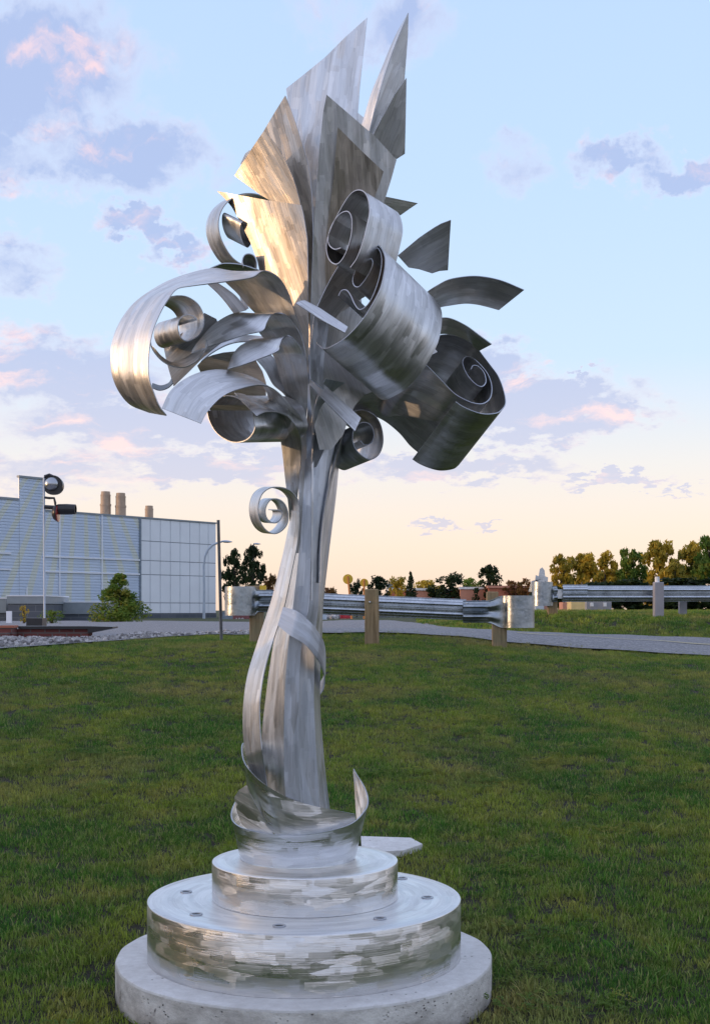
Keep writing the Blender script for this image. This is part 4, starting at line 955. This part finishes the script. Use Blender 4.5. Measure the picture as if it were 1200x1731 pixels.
# ------------------------------------------------------------------ steel post, street lamps
mb = MB(); a, b_ = pt(374, 1076, 20.5), pt(368.3, 879, 20.5)
for k, w_ in ((0, .016), (1, .010)):
    d = Vector((.024 * k, -.006 * k, 0)); mb.tube([a + d - Vector((0, 0, .2)), b_ + d], w_, 6)
tag(mb.build('steel_post', 'steel_post'), 'tall thin dark steel post leaning slightly at the lawn edge', 'post')
def lamp(name, px, base_y, Y, pts, r, label):
    c = pt(px, base_y, Y); c.z = float(gz(c.x, Y)); e = empty(name, c, label, 'street lamp', 'street lamps')
    mb = MB(); P = [c - Vector((0, 0, .2))] + [pt(x, y, Y) for x, y in pts]; mb.tube(P, [r * 1.3] + [r] * (len(P) - 2) + [r * .6], 8); mb.build('pole', 'pole_grey', e, 40)
    h = P[-1]; s_ = r * 5
    mb = MB()
    K = 8
    for i in range(K):
        f0, f1 = i / K, (i + 1) / K
        def ring(f):
            w_ = s_ * .45 * math.sin(math.pi * min(1, .15 + f * .8)); return [h + Vector((-s_ * .4 + f * s_ * 2, w_ * math.cos(q), w_ * .55 * math.sin(q) - f * s_ * .1)) for q in np.linspace(0, 2 * math.pi, 9)[:-1]]
        A, B = ring(f0), ring(f1)
        for k in range(8): mb.quad(A[k], A[(k + 1) % 8], B[(k + 1) % 8], B[k])
    mb.build('lamp_head', 'pole_grey', e, 40)
lamp('street_lamp', 345, 1055, 98, [(345.5, 1000), (345, 955), (347, 940), (352, 929), (360, 921), (370, 917), (378, 915)], .085, 'tall grey street lamp with a curved arm before the white building')
lamp('street_lamp', 428, 1050, 120, [(428, 1000), (427, 930), (428, 922), (431, 919)], .07, 'street lamp whose head shows just above the dark trees')

# ------------------------------------------------------------------ white building
def Dw(px): return 15950 / (163 - (px - 127) * .0756)
A0 = Vector(((365 - CX) / F * Dw(365), Dw(365), 0)); A1 = Vector(((0 - CX) / F * Dw(0), Dw(0), 0))
tdir = (A1 - A0).normalized(); nout = Vector((-tdir.y, tdir.x, 0))
if nout.y > 0: nout = -nout
def fr(s_, n_, z): p = A0 + tdir * s_ + nout * n_; return (p.x, p.y, z)
def s_of(px):
    d = Vector(((px - CX) / F, 1, 0)); # solve A0 + t*tdir = k*d
    m_ = Matrix(((tdir.x, -d.x), (tdir.y, -d.y))); r_ = m_.inverted() @ Vector((-A0.x, -A0.y)); return r_[0]
bl = empty('building', Vector(fr(s_of(200), 0, 0)), 'long white metal-clad building with grey block base on the left', 'building')
zb, zc, zt_ = .2, 1.27, 8.82
sL, s237 = s_of(-160), s_of(237)
mb = MB(); mb.box(.05, sL, -14, -.15, 0, zt_ - .1, fr); mb.build('wall', 'fascia', bl)
mb = MB(); mb.box(-.02, sL, -.15, .06, 0, zc, fr); mb.build('block_base', 'brick_grey', bl)
vj = [237.5, 254, 271, 288, 304.5, 321, 337, 352, 365]; sj = [s_of(v) for v in vj]; zj = [zc, 2.12, 4.37, 5.49, 7.04, zt_]
mb = MB(); mb.box(0, s237, -.15, -.02, zc, zt_ - .02, fr); mb.build('backing', 'dark_joint', bl)
g = .028
for a, b_ in zip(sj, sj[1:]):
    for z0, z1 in zip(zj, zj[1:]):
        mb = MB(); mb.box(b_ + g, a - g, -.02, .03, z0 + g, z1 - g, fr); mb.build('panel', 'white_panel', bl)
# corrugated siding with real ribs
def siding(name, s0, s1, z0, z1, n0=0.):
    mb = MB(); pitch = .22; z = z0; 
    while z < z1 - .01:
        zz = [z, min(z + pitch * .55, z1), min(z + pitch * .65, z1), min(z + pitch, z1)]; nn = [.03, .03, .0, .0]
        for k in range(3):
            mb.quad(fr(s0, n0 + nn[k], zz[k]), fr(s1, n0 + nn[k], zz[k]), fr(s1, n0 + nn[k + 1], zz[k + 1]), fr(s0, n0 + nn[k + 1], zz[k + 1]),
                    uv=[(-s0, zz[k]), (-s1, zz[k]), (-s1, zz[k + 1]), (-s0, zz[k + 1])])
        mb.quad(fr(s0, n0, zz[3]), fr(s1, n0, zz[3]), fr(s1, n0 + .03, zz[3] + .001), fr(s0, n0 + .05, zz[3] + .001), uv=[(-s0, zz[3])] * 4)
        z += pitch
    return mb.build(name, 'siding', bl)
s33, s75 = s_of(33), s_of(75)
siding('siding', s237 + .05, s75, zc, zt_)
siding('siding', s75, s33, zc, 11.1, .02)
siding('siding', s33, sL, zc, 9.45)
mb = MB(); mb.box(s75, s33, -.1, -.01, 8, 11.1, fr); mb.build('tower', 'white_panel', bl)
mb = MB(); mb.box(s33, sL, -14, -.01, 8, 9.45, fr); mb.build('roof_block', 'fascia', bl)
mb = MB(); mb.box(-.1, s75, -14.1, .1, zt_, zt_ + .12, fr); mb.box(s75 - .1, s33 + .1, -.15, .12, 11.1, 11.25, fr); mb.box(s33 + .1, sL, -14, .1, 9.45, 9.6, fr); mb.build('roof_edge', 'fascia', bl)
mb = MB(); mb.box(s237 - .07, s237 + .12, .0, .1, zb, zt_, fr); mb.build('corner_trim', 'bluegrey', bl)
for px in (172, 100.5):
    s_ = s_of(px); mb = MB(); mb.box(s_ - .05, s_ + .06, .04, .11, zc, zt_, fr); mb.build('trim', 'trim', bl)
for z in (5.49, 4.37):
    mb = MB(); mb.box(s237 + .1, s_of(74), .045, .12, z - .06, z + .06, fr); mb.build('trim', 'trim', bl)
for z in (5.6, 4.45):
    mb = MB(); mb.box(s_of(18), s_of(-60), .045, .12, z - .06, z + .06, fr); mb.build('trim', 'trim', bl)
mb = MB(); s_ = s_of(45); mb.box(s_ - .05, s_ + .06, .04, .11, zc, 3.2, fr); mb.build('trim', 'trim', bl)
for i, (px, w_, top_) in enumerate(((179, 10.2, 831), (204.5, 10.2, 833.5), (252.5, 8.6, 855))):
    Y = 104 if i < 2 else 108; c = pt(px, 870, Y); r_ = w_ / 2 * Y / F * 1.85; zt2 = ZE - (top_ - HY) * Y / F
    e = bl; mb = MB(); h = zt2
    rr = r_ * .92
    mb.lathe([(rr * 1.02, 8.3), (rr * 1.02, h - 1.15), (rr * 1.1, h - 1.15), (rr * 1.1, h - 1.0), (rr * .96, h - 1.0), (rr * .96, h - .35), (rr * 1.0, h - .35), (rr * 1.0, h - .25), (rr * .9, h - .25), (rr * .86, h), (.001, h)], (c.x, c.y, 0), 24)
    mb.build('roof_stack', 'chimney', bl, 35)
# low annexes before the siding
def annex(label, px0, px1, Y, top_, fasc, bot, rim=True):
    x0, x1 = (px0 - CX) * Y / F, (px1 - CX) * Y / F
    e = empty('annex', ((x0 + x1) / 2, Y, float(gz((x0 + x1) / 2, Y))), label, 'annex building')
    z0, z1, z2 = zr(bot, Y), zr(fasc, Y), zr(top_, Y); gzz = float(gz((x0 + x1) / 2, Y)) - .3
    mb = MB(); mb.box(x0 + .06, x1 - .06, Y + .06, Y + 5, min(z0, gzz), z1, mi=0); mb.build('wall', 'brick_grey', e)
    mb = MB(); mb.box(x0, x1, Y, Y + 5.1, z1, z2); mb.build('fascia', 'fascia', e)
    mb = MB(); mb.box(x0 - .03, x1 + .03, Y - .03, Y + 5.1, z2, z2 + .05); mb.build('roof_edge', 'trim', e)
    return e
annex('small grey-fascia annex with dark block wall at the left edge', 12, 77, 62, 1008, 1020.5, 1050)
annex('wider low annex with grey fascia behind the round bush', 92, 168, 66, 1018.5, 1038, 1057)
annex('blue-grey annex cut off by the left edge of the photo', -60, 11, 64, 1012, 1036, 1050)
mb = MB(); c = pt(15.5, 1033, 45); mb.box(c.x - .09, c.x + .09, 45, 45.1, .9, c.z); tag(mb.build('downpipe', 'trim'), 'short white pipe standing before the left annex', 'pipe')
# brick wall with dark capping at the gravel bank
Yb = 22.6
bw = empty('brick_wall', (-5.6, Yb, float(gz(-5.6, Yb))), 'low dark red brick wall with black capping beyond the gravel', 'wall')
bxp = lambda px: (px - CX) * Yb / F
mb = MB(); mb.box(bxp(-60), bxp(150), Yb, Yb + .35, .8, zr(1063.5, Yb)); mb.build('wall', 'brick_red', bw)
mb = MB(); zc3 = zr(1058.5, Yb)
mb.box(bxp(33), bxp(150), Yb - .06, Yb + .45, zr(1063.5, Yb) + .002, zc3)
a1, a2 = bxp(150), bxp(192)
P0 = [(a1, Yb - .06, zr(1070, Yb)), (a2, Yb - .06, zr(1062, Yb)), (a2, Yb - .06, zr(1059.5, Yb)), (a1, Yb - .06, zc3)]; P1 = [(x, y + .5, z) for x, y, z in P0]
mb.quad(*P0); mb.quad(*P1[::-1])
for k in range(4): mb.quad(P0[k], P1[k], P1[(k + 1) % 4], P0[(k + 1) % 4])
mb.build('capping', 'black', bw)
mb = MB(); mb.box(bxp(-60), bxp(30), Yb - .3, Yb - .01, .8, zr(1061, Yb)); mb.build('pier', 'brick_red', bw)
mb = MB(); mb.box(bxp(6), bxp(26), Yb - .6, Yb - .31, .8, zr(1068, Yb)); mb.build('pier', 'brick_red', bw)
mb = MB(); mb.box(bxp(8), bxp(32), Yb - .32, Yb + .0, zr(1061, Yb) + .001, zr(1057, Yb)); mb.build('pier_cap', 'brick_lit', bw)
mb = MB(); mb.box((45 - CX) * 34 / F, (72 - CX) * 34 / F, 34, 34.5, .9, zr(1045, 34)); tag(mb.build('dark_bin', 'black'), 'dark box behind the black wall capping', 'box')

# ------------------------------------------------------------------ railway crossing signal heads on a pale mast
Ys = 37.0; c0 = pt(76, 1060, Ys); c0.z = float(gz(c0.x, Ys))
sg = empty('crossing_signal', c0, 'black crossing signal with two lamp heads on a pale mast at left', 'signal')
mb = MB(); mb.tube([c0 - Vector((0, 0, .2)), pt(75, 806, Ys)], .03, 10); mb.build('mast', 'pole_grey', sg, 40)
def dome(mb, c, r, axis, flat=.6, n=16):
    mb.lathe([(r * math.cos(a), r * flat * math.sin(a) * (1 if axis[1] >= 0 else -1)) for a in np.linspace(0, math.pi / 2 - .01, 8)], c, n, axis[0])
c = pt(90, 820, Ys)
mb = MB(); mb.lathe([(.001, 0), (.255, 0), (.27, .02), (.27, .06), (.25, .30), (.255, .30), (.28, .02), (.28, -.02), (.001, -.02)], c, 24, 'Y'); h = mb.build('hood', 'black', sg, 35)
mb = MB(); mb.lathe([(.20 * math.cos(a), -.02 - .17 * math.sin(a)) for a in np.linspace(0, 1.56, 8)], c + Vector((-.03, 0, .03)), 20, 'Y'); mb.build('housing', 'chrome', sg, 60)
mb = MB(); mb.tube([pt(76, 806, Ys), pt(84, 803, Ys), pt(90, 806, Ys)], .05, 8); mb.build('bracket', 'black', sg, 40)
c = pt(99, 861, Ys)
mb = MB(); mb.lathe([(.15, 0), (.155, .25), (.14, .5), (.12, .5), (.13, .25), (.12, 0), (.001, 0)], c, 20, 'X'); vis = mb.build('visor', 'black', sg, 35)
mb = MB(); mb.lathe([(.24 * math.cos(a), -.16 * math.sin(a)) for a in np.linspace(0, 1.56, 8)] , c + Vector((-.02, 0, -.1)), 20, 'X'); mb.build('housing', 'black', sg, 60)
mb = MB(); mb.lathe([(.24, 0), (.24, .03), (.14, .04), (.001, .04)], c + Vector((-.02, 0, -.12)), 20, 'X'); mb.build('lens', 'red_lens', sg, 35)
mb = MB(); mb.tube([pt(76, 841, Ys), pt(84, 842, Ys), pt(92, 842, Ys), pt(94, 850, Ys), pt(94, 860, Ys)], .035, 8); mb.tube([pt(76, 857, Ys), pt(92, 858, Ys)], .06, 8); mb.build('bracket', 'black', sg, 40)

# ------------------------------------------------------------------ far things
def box_thing(name, label, cat, px0, px1, top_, bot, Y, mat, depth=6, group=None, roof=None):
    x0, x1 = (px0 - CX) * Y / F, (px1 - CX) * Y / F; zb_ = min(zr(bot, Y), float(gz((x0 + x1) / 2, Y))); z1 = zr(top_, Y)
    e = empty(name, ((x0 + x1) / 2, Y, zb_), label, cat, group)
    mb = MB(); mb.box(x0, x1, Y, Y + depth, zb_ - .1, z1); mb.build('wall', mat, e)
    if roof: mb = MB(); mb.box(x0 - .15, x1 + .15, Y - .15, Y + depth, z1, z1 + .25); mb.build('roof_edge', roof, e)
    return e
for (a, b_, t_, Y, mt, rf, lb) in ((660, 700, 998, 150, 'brick_lit', 'white', 'low red brick building, leftmost beyond the rail'), (700, 731, 998, 147, 'brick_lit2', 'white', 'low brick building coloured as sunlit, beyond the middle rail'),
      (731, 778, 999, 152, 'brick_lit', 'white', 'low red brick building left of the rail end'), (778, 826, 996, 143, 'brick_lit2', 'white', 'low brick building coloured in sunlit orange behind the rail end'), (826, 905, 994, 140, 'brick_lit', 'brick_lit2', 'long orange brick building right of the rail end')):
    box_thing('brick_building', lb, 'building', a, b_, t_, 1046, Y, mt, 12, 'brick buildings in the distance', rf)
box_thing('grey_building', 'small grey flat-roofed building among the far trees', 'building', 655, 678, 990, 1046, 175, 'bluegrey', 8, roof='fascia')
ct = box_thing('container', 'blue and maroon container with white lettering under the left rail end', 'container', 376, 394, 1034, 1054, 90, 'bluegrey', 2.4)
mb = MB(); Y = 89.99; mb.box((394 - CX) * Y / F, (425 - CX) * Y / F, Y, Y + 2.4, zr(1054, Y), zr(1034, Y)); mb.build('end_panel', 'maroon', ct)
fc = bpy.data.curves.new('lettering', 'FONT'); fc.body = '100'; fc.size = .42; fc.align_x = 'CENTER'; fc.extrude = .01
fo = bpy.data.objects.new('lettering', fc); COL.objects.link(fo); fo.location = pt(405, 1051.5, 89.95); fo.rotation_euler = (R(90), 0, 0); fc.materials.append(M['white'])
bpy.context.view_layer.update(); tm = bpy.data.meshes.new_from_object(fo.evaluated_get(bpy.context.evaluated_depsgraph_get())); mw = fo.matrix_world.copy(); bpy.data.objects.remove(fo)
tm.transform(mw); tm.name = 'lettering'; adopt(ct, link('lettering', tm, None if tm.materials else 'white'))
mb = MB()
for k in range(5): x = pt(400 + k * 2.6, 1039, 89.95); mb.box(x.x, x.x + .075, x.y, x.y + .02, x.z, x.z + .09 + .03 * (k % 2))
mb.build('lettering', 'white', ct)
box_thing('container', 'long maroon container seen below the middle of the rail', 'container', 668, 702, 1045, 1052, 100, 'maroon', 2.4)
box_thing('container', 'dark container behind the near wooden post', 'container', 590, 655, 1044, 1052, 104, 'black', 2.4)
box_thing('cabinet', 'utility cabinet by the far rail, sun glow painted in as pale yellow', 'cabinet', 965, 988, 1016, 1040, 40, 'cabinet_sunlit', .8)
cb2 = box_thing('cabinet', 'wide grey utility cabinet under the far rail', 'cabinet', 991, 1033, 1015, 1040, 41, 'cabinet', .8)
mb = MB()
for px in (1000, 1022): p = pt(px, 1022, 40.98); mb.box(p.x - .05, p.x + .05, p.y, p.y + .02, p.z - .06, p.z + .06)
mb.build('label_plate', 'white', cb2)
box_thing('cabinet', 'pale blue cabinet left of the far rail end', 'cabinet', 905, 919, 1020, 1041, 46, 'pole_grey', .8)
box_thing('cabinet', 'brick-coloured cabinet beside the far rail end post', 'cabinet', 919, 929, 1018, 1041, 46.5, 'brick_lit2', .8)
box_thing('cabinet', 'narrow orange cabinet left of the yellow one', 'cabinet', 951, 963, 1018, 1040, 43, 'brick_lit2', .8)
# road signs with glowing plates lit by the sun
for i, (px, top_, bot, lean, r_) in enumerate(((588, 974, 1003, 2, 8.5), (615.5, 980, 1006, 0, 7))):
    Y = 75; b_ = pt(px + lean * 2, bot, Y); gb = float(gz(b_.x, Y)); e = empty('road_sign', (b_.x, Y, gb), ('larger round yellow sign with leaning orange post' if i == 0 else 'smaller round yellow sign beside the wooden post'), 'sign')
    mb = MB(); mb.tube([Vector((b_.x + lean * .05, Y, gb - .1)), pt(px, top_, Y)], .055, 8); mb.build('post', 'orange_post', e)
    mb = MB(); mb.lathe([(.001, .06), (r_ * Y / F, .06), (r_ * Y / F, .10), (.001, .10)], pt(px, top_ + 5, Y), 24, 'Y'); mb.build('sign_plate', 'yellow', e, 35)
# small white tank
c = pt(541, 1003, 80); e = empty('tank', (c.x, 80, float(gz(c.x, 80))), 'small silver tank showing above the rail right of the trunk', 'tank')
mb = MB(); mb.lathe([(.42, .9 - 1.2), (.42, 2.1 - .0), (.3, 2.35), (.001, 2.42)], (c.x, 80, .2), 16); mb.build('shell', 'pole_grey', e, 35)
mb = MB()
c = pt(581, 1051, 95); rg = random.Random(3)
for i in range(5): mb.lathe([(.22 * math.cos(a), .40 * math.sin(a)) for a in np.linspace(0, 1.55, 6)], (c.x - .3 + i * .15, 95 + rg.uniform(-.2, .2), float(gz(c.x, 95)) - .02), 10)
tag(mb.build('tarp', 'red', None, 60), 'small bright red tarp heap seen under the rail', 'tarp')
P = [(x, y, float(gz(x, y)) + .1) for x, y in zip(RNG.uniform(-2.4, -1.1, 60), RNG.uniform(85, 92, 60))]
scatter('rubble', P, [stone_ob(40)], .15, .35, tilt=1)

# ------------------------------------------------------------------ trees
def crown_mesh(name, seed, n, shape, leaf, mat, gaps=.3):
    """leaf-clump faces spread through a crown of unit width (-.5...5) and unit height (0..1)"""
    rg = np.random.default_rng(seed); V = []; Fc = []
    K = 54 if shape != 'cone' else 60; cl = []
    for i in range(K):
        if shape == 'cone': z = rg.uniform(.02, .97) ** 1.25; rr = .46 * (1 - z) * rg.uniform(.25, 1.) + .01; sz = .045 + .13 * (1 - z)
        elif shape == 'poplar': z = rg.uniform(.05, .95); rr = .40 * math.sin(math.pi * min(1, z * .8 + .16)) ** .8 * rg.uniform(.1, 1); sz = .055 + .06 * rg.random()
        else: z = rg.uniform(.08, .88); rr = .44 * math.sin(math.pi * (z * .8 + .14)) ** .6 * rg.uniform(.1, 1); sz = .06 + .07 * rg.random()
        a = rg.uniform(0, 6.28); cl.append((rr * math.cos(a), rr * math.sin(a), z, sz))
    for i in range(n):
        cx_, cy_, cz_, sz = cl[rg.integers(K)]
        d = rg.normal(size=3); d /= np.linalg.norm(d); r_ = sz * rg.uniform(.3, 1.15) ** .6
        p = np.array([cx_, cy_, cz_]) + d * r_ * np.array([1, 1, .8])
        if p[2] < .0: continue
        s_ = leaf * rg.uniform(.5, 1.3); u = rg.normal(size=3); u /= np.linalg.norm(u); w_ = np.cross(u, d + rg.normal(size=3) * .5); w_ /= np.linalg.norm(w_) + 1e-9
        k = len(V); V += [tuple(p - u * s_), tuple(p + w_ * s_ * .5), tuple(p + u * s_), tuple(p - w_ * s_ * .5)]; Fc.append((k, k + 1, k + 2, k + 3))
    me = bpy.data.meshes.new(name); me.from_pydata(V, [], Fc); me.materials.append(M[mat]); return me, cl
def tree(name, label, px, top_, width, Y, mat, shape='round', n=2600, leaf=.03, seed=1, group=None, base=None, bare=.12, cat='tree'):
    x = (px - CX) * Y / F; z0 = float(gz(x, Y)); zt5 = zr(top_, Y); H = zt5 - z0; wd = width * Y / F * (1.35 if group else 1.1)
    e = empty(name, (x, Y, z0), label, cat, group)
    me, cl = crown_mesh('crown', seed, n, shape, leaf, mat)
    o = bpy.data.objects.new('crown', me); COL.objects.link(o); o.parent = e; cz_ = H * bare; o.location = (0, 0, cz_)
    sc = H * (1 - bare) / 1.02; o.scale = (wd * 1.02, wd * 1.02, sc)
    if shape == 'bush': pass
    mb = MB(); r0 = max(.05, H * .022)
    mb.tube([(0, 0, -.2), (H * .01, 0, H * .3), (0, 0, H * .6), (H * .008, 0, H * .92)], [r0, r0 * .8, r0 * .5, r0 * .12], 7)
    for (a, b_, c, s_) in cl[:9]:
        zc_ = cz_ + c * sc; mb.tube([(0, 0, max(.1, zc_ - wd * .35)), (a * wd * .5, b_ * wd * .5, zc_ - wd * .12), (a * wd, b_ * wd, zc_)], [r0 * .4, r0 * .25, r0 * .08], 5)
    t2 = mb.build('trunk', 'bark'); t2.parent = e
    return e
G1 = 'trees on the far skyline'
tree('tree', 'dark full tree left of the sculpture trunk, left of its pair', 396, 926, 42, 95, 'leaf_dark', 'poplar', 3400, .035, 1, G1)
tree('tree', 'dark full tree left of the sculpture trunk, right of its pair', 428, 919, 46, 92, 'leaf_dark', 'poplar', 3800, .035, 2, G1)
tree('tree', 'small browning tree above the left rail end', 457, 966, 26, 110, 'leaf_rust', 'round', 1800, .05, 3, G1)
tree('tree', 'tiny dark tree beside the small browning one', 474, 972, 24, 115, 'leaf_dark', 'round', 1500, .05, 31, G1)
tree('tree', 'low dark shrubby tree right of the trunk behind the silver tank', 553, 988, 34, 130, 'leaf_rust', 'round', 1500, .05, 4, G1)
tree('tree', 'small dark tree between the two round yellow signs', 603, 975, 24, 118, 'leaf_dark', 'round', 1700, .05, 5, G1)
tree('tree', 'small dark pointed tree right of the near wooden post', 640, 973, 42, 122, 'leaf_dark', 'poplar', 2200, .045, 6, G1)
tree('tree', 'yellowish thin tree left of the little spruce', 672, 970, 30, 140, 'leaf_gold', 'round', 1600, .05, 7, G1)
tree('spruce', 'little cone-shaped spruce above the rail', 694, 965, 26, 138, 'leaf_dark', 'cone', 2000, .04, 8, G1)
tree('tree', 'pale low tree right of the little spruce', 722, 976, 44, 150, 'leaf_gold', 'round', 1800, .05, 9, G1)
tree('tree', 'round dark tree over the middle brick building', 760, 964, 58, 145, 'leaf_dark', 'round', 3000, .04, 10, G1)
tree('tree', 'dull green tree left of the spiky tall one', 798, 972, 40, 150, 'leaf_green', 'round', 2000, .045, 11, G1)
tree('tree', 'taller dark tree with a spiky top over the orange building', 826, 951, 46, 142, 'leaf_dark', 'poplar', 3000, .04, 12, G1)
tree('tree', 'rust-orange low tree, left of its pair, behind the rail end', 868, 976, 40, 140, 'leaf_rust', 'round', 1900, .045, 13, G1)
tree('tree', 'rust-orange low tree, right of its pair, by the far rail end', 895, 973, 34, 138, 'leaf_rust', 'round', 1700, .045, 14, G1)
for i, (px, top_, wd, Y, mt, lb) in enumerate(((948, 934, 40, 66, 'leaf_gold', 'yellowing tree at the left end of the golden row'), (985, 926, 58, 68, 'leaf_gold', 'golden tree second from the left in the golden row'), (1022, 929, 58, 67, 'leaf_gold', 'golden tree over the grey utility cabinet'),
      (1062, 919, 54, 66, 'leaf_green', 'greener tree between the golden row and the far rail post'), (1112, 908, 62, 64, 'leaf_gold', 'golden tree directly behind the far rail post'), (1140, 938, 50, 62, 'leaf_gold', 'lower yellow tree right of the far rail post'),
      (1170, 913, 54, 66, 'leaf_gold', 'tall golden tree near the right edge'), (1200, 893, 60, 64, 'leaf_green', 'tallest green tree at the right edge'), (1240, 900, 70, 64, 'leaf_gold', 'golden tree just past the right edge'))):
    tree('tree', lb, px, top_, wd, Y, mt, 'poplar' if i % 2 == 0 else 'round', 4600, .042, 50 + i, 'golden trees behind the far rail', bare=.04)
for i, (px, top_, wd, lb) in enumerate(((925, 985, 50, 'dark low shrub behind the far rail end'), (1060, 975, 90, 'dark low shrub under the golden trees, left'), (1150, 972, 100, 'dark low shrub under the golden trees, right'), (1215, 968, 80, 'dark low shrub at the right edge'), (1000, 978, 80, 'dark low shrub behind the utility cabinets'))):
    tree('shrub', lb, px, top_, wd, 60, 'leaf_dark', 'round', 3200, .05, 70 + i, 'dark shrubs behind the far rail', bare=.0, cat='shrub')
tree('bush', 'bushy green tree with a pointed top before the white building', 203, 966, 104, 55, 'leaf_green', 'cone', 6500, .028, 90, None, bare=.0, cat='bush')
tree('shrub', 'thin yellow-green shrub between the two annexes', 88, 1028, 44, 45, 'leaf_green', 'round', 900, .045, 91, None, bare=.0, cat='shrub')
tree('shrub', 'small wispy yellow shrub before the left annex', 41, 1022, 20, 45, 'leaf_gold', 'poplar', 350, .06, 92, None, bare=.1, cat='shrub')
# unseen tree row added west of the frame to shade lawn and drums
rg = random.Random(5)
for i in range(11):
    y = -26 + i * 4.3 + rg.uniform(-.8, .8); x = -41 + rg.uniform(-2, 2); z0 = float(gz(x, y)); hh = 7.0 + rg.uniform(-.7, .7); wd = 6.6
    e = empty('tree', (x, y, z0), 'unseen dark green tree added west of the lawn for shade', 'tree', 'trees added west of the lawn for shade')
    if i == 0: crown_me, _cl = crown_mesh('crown', 400, 5200, 'round', .05, 'leaf_dark')
    o = bpy.data.objects.new('crown', crown_me); COL.objects.link(o); o.parent = e; o.scale = (wd, wd, hh * .98); o.rotation_euler = (0, 0, rg.uniform(0, 6)); o.location = (0, 0, .1)
    mb = MB(); mb.tube([(0, 0, -.2), (.05, 0, 3), (0, 0, 6)], [.2, .15, .04], 7); t2 = mb.build('trunk', 'bark'); t2.parent = e
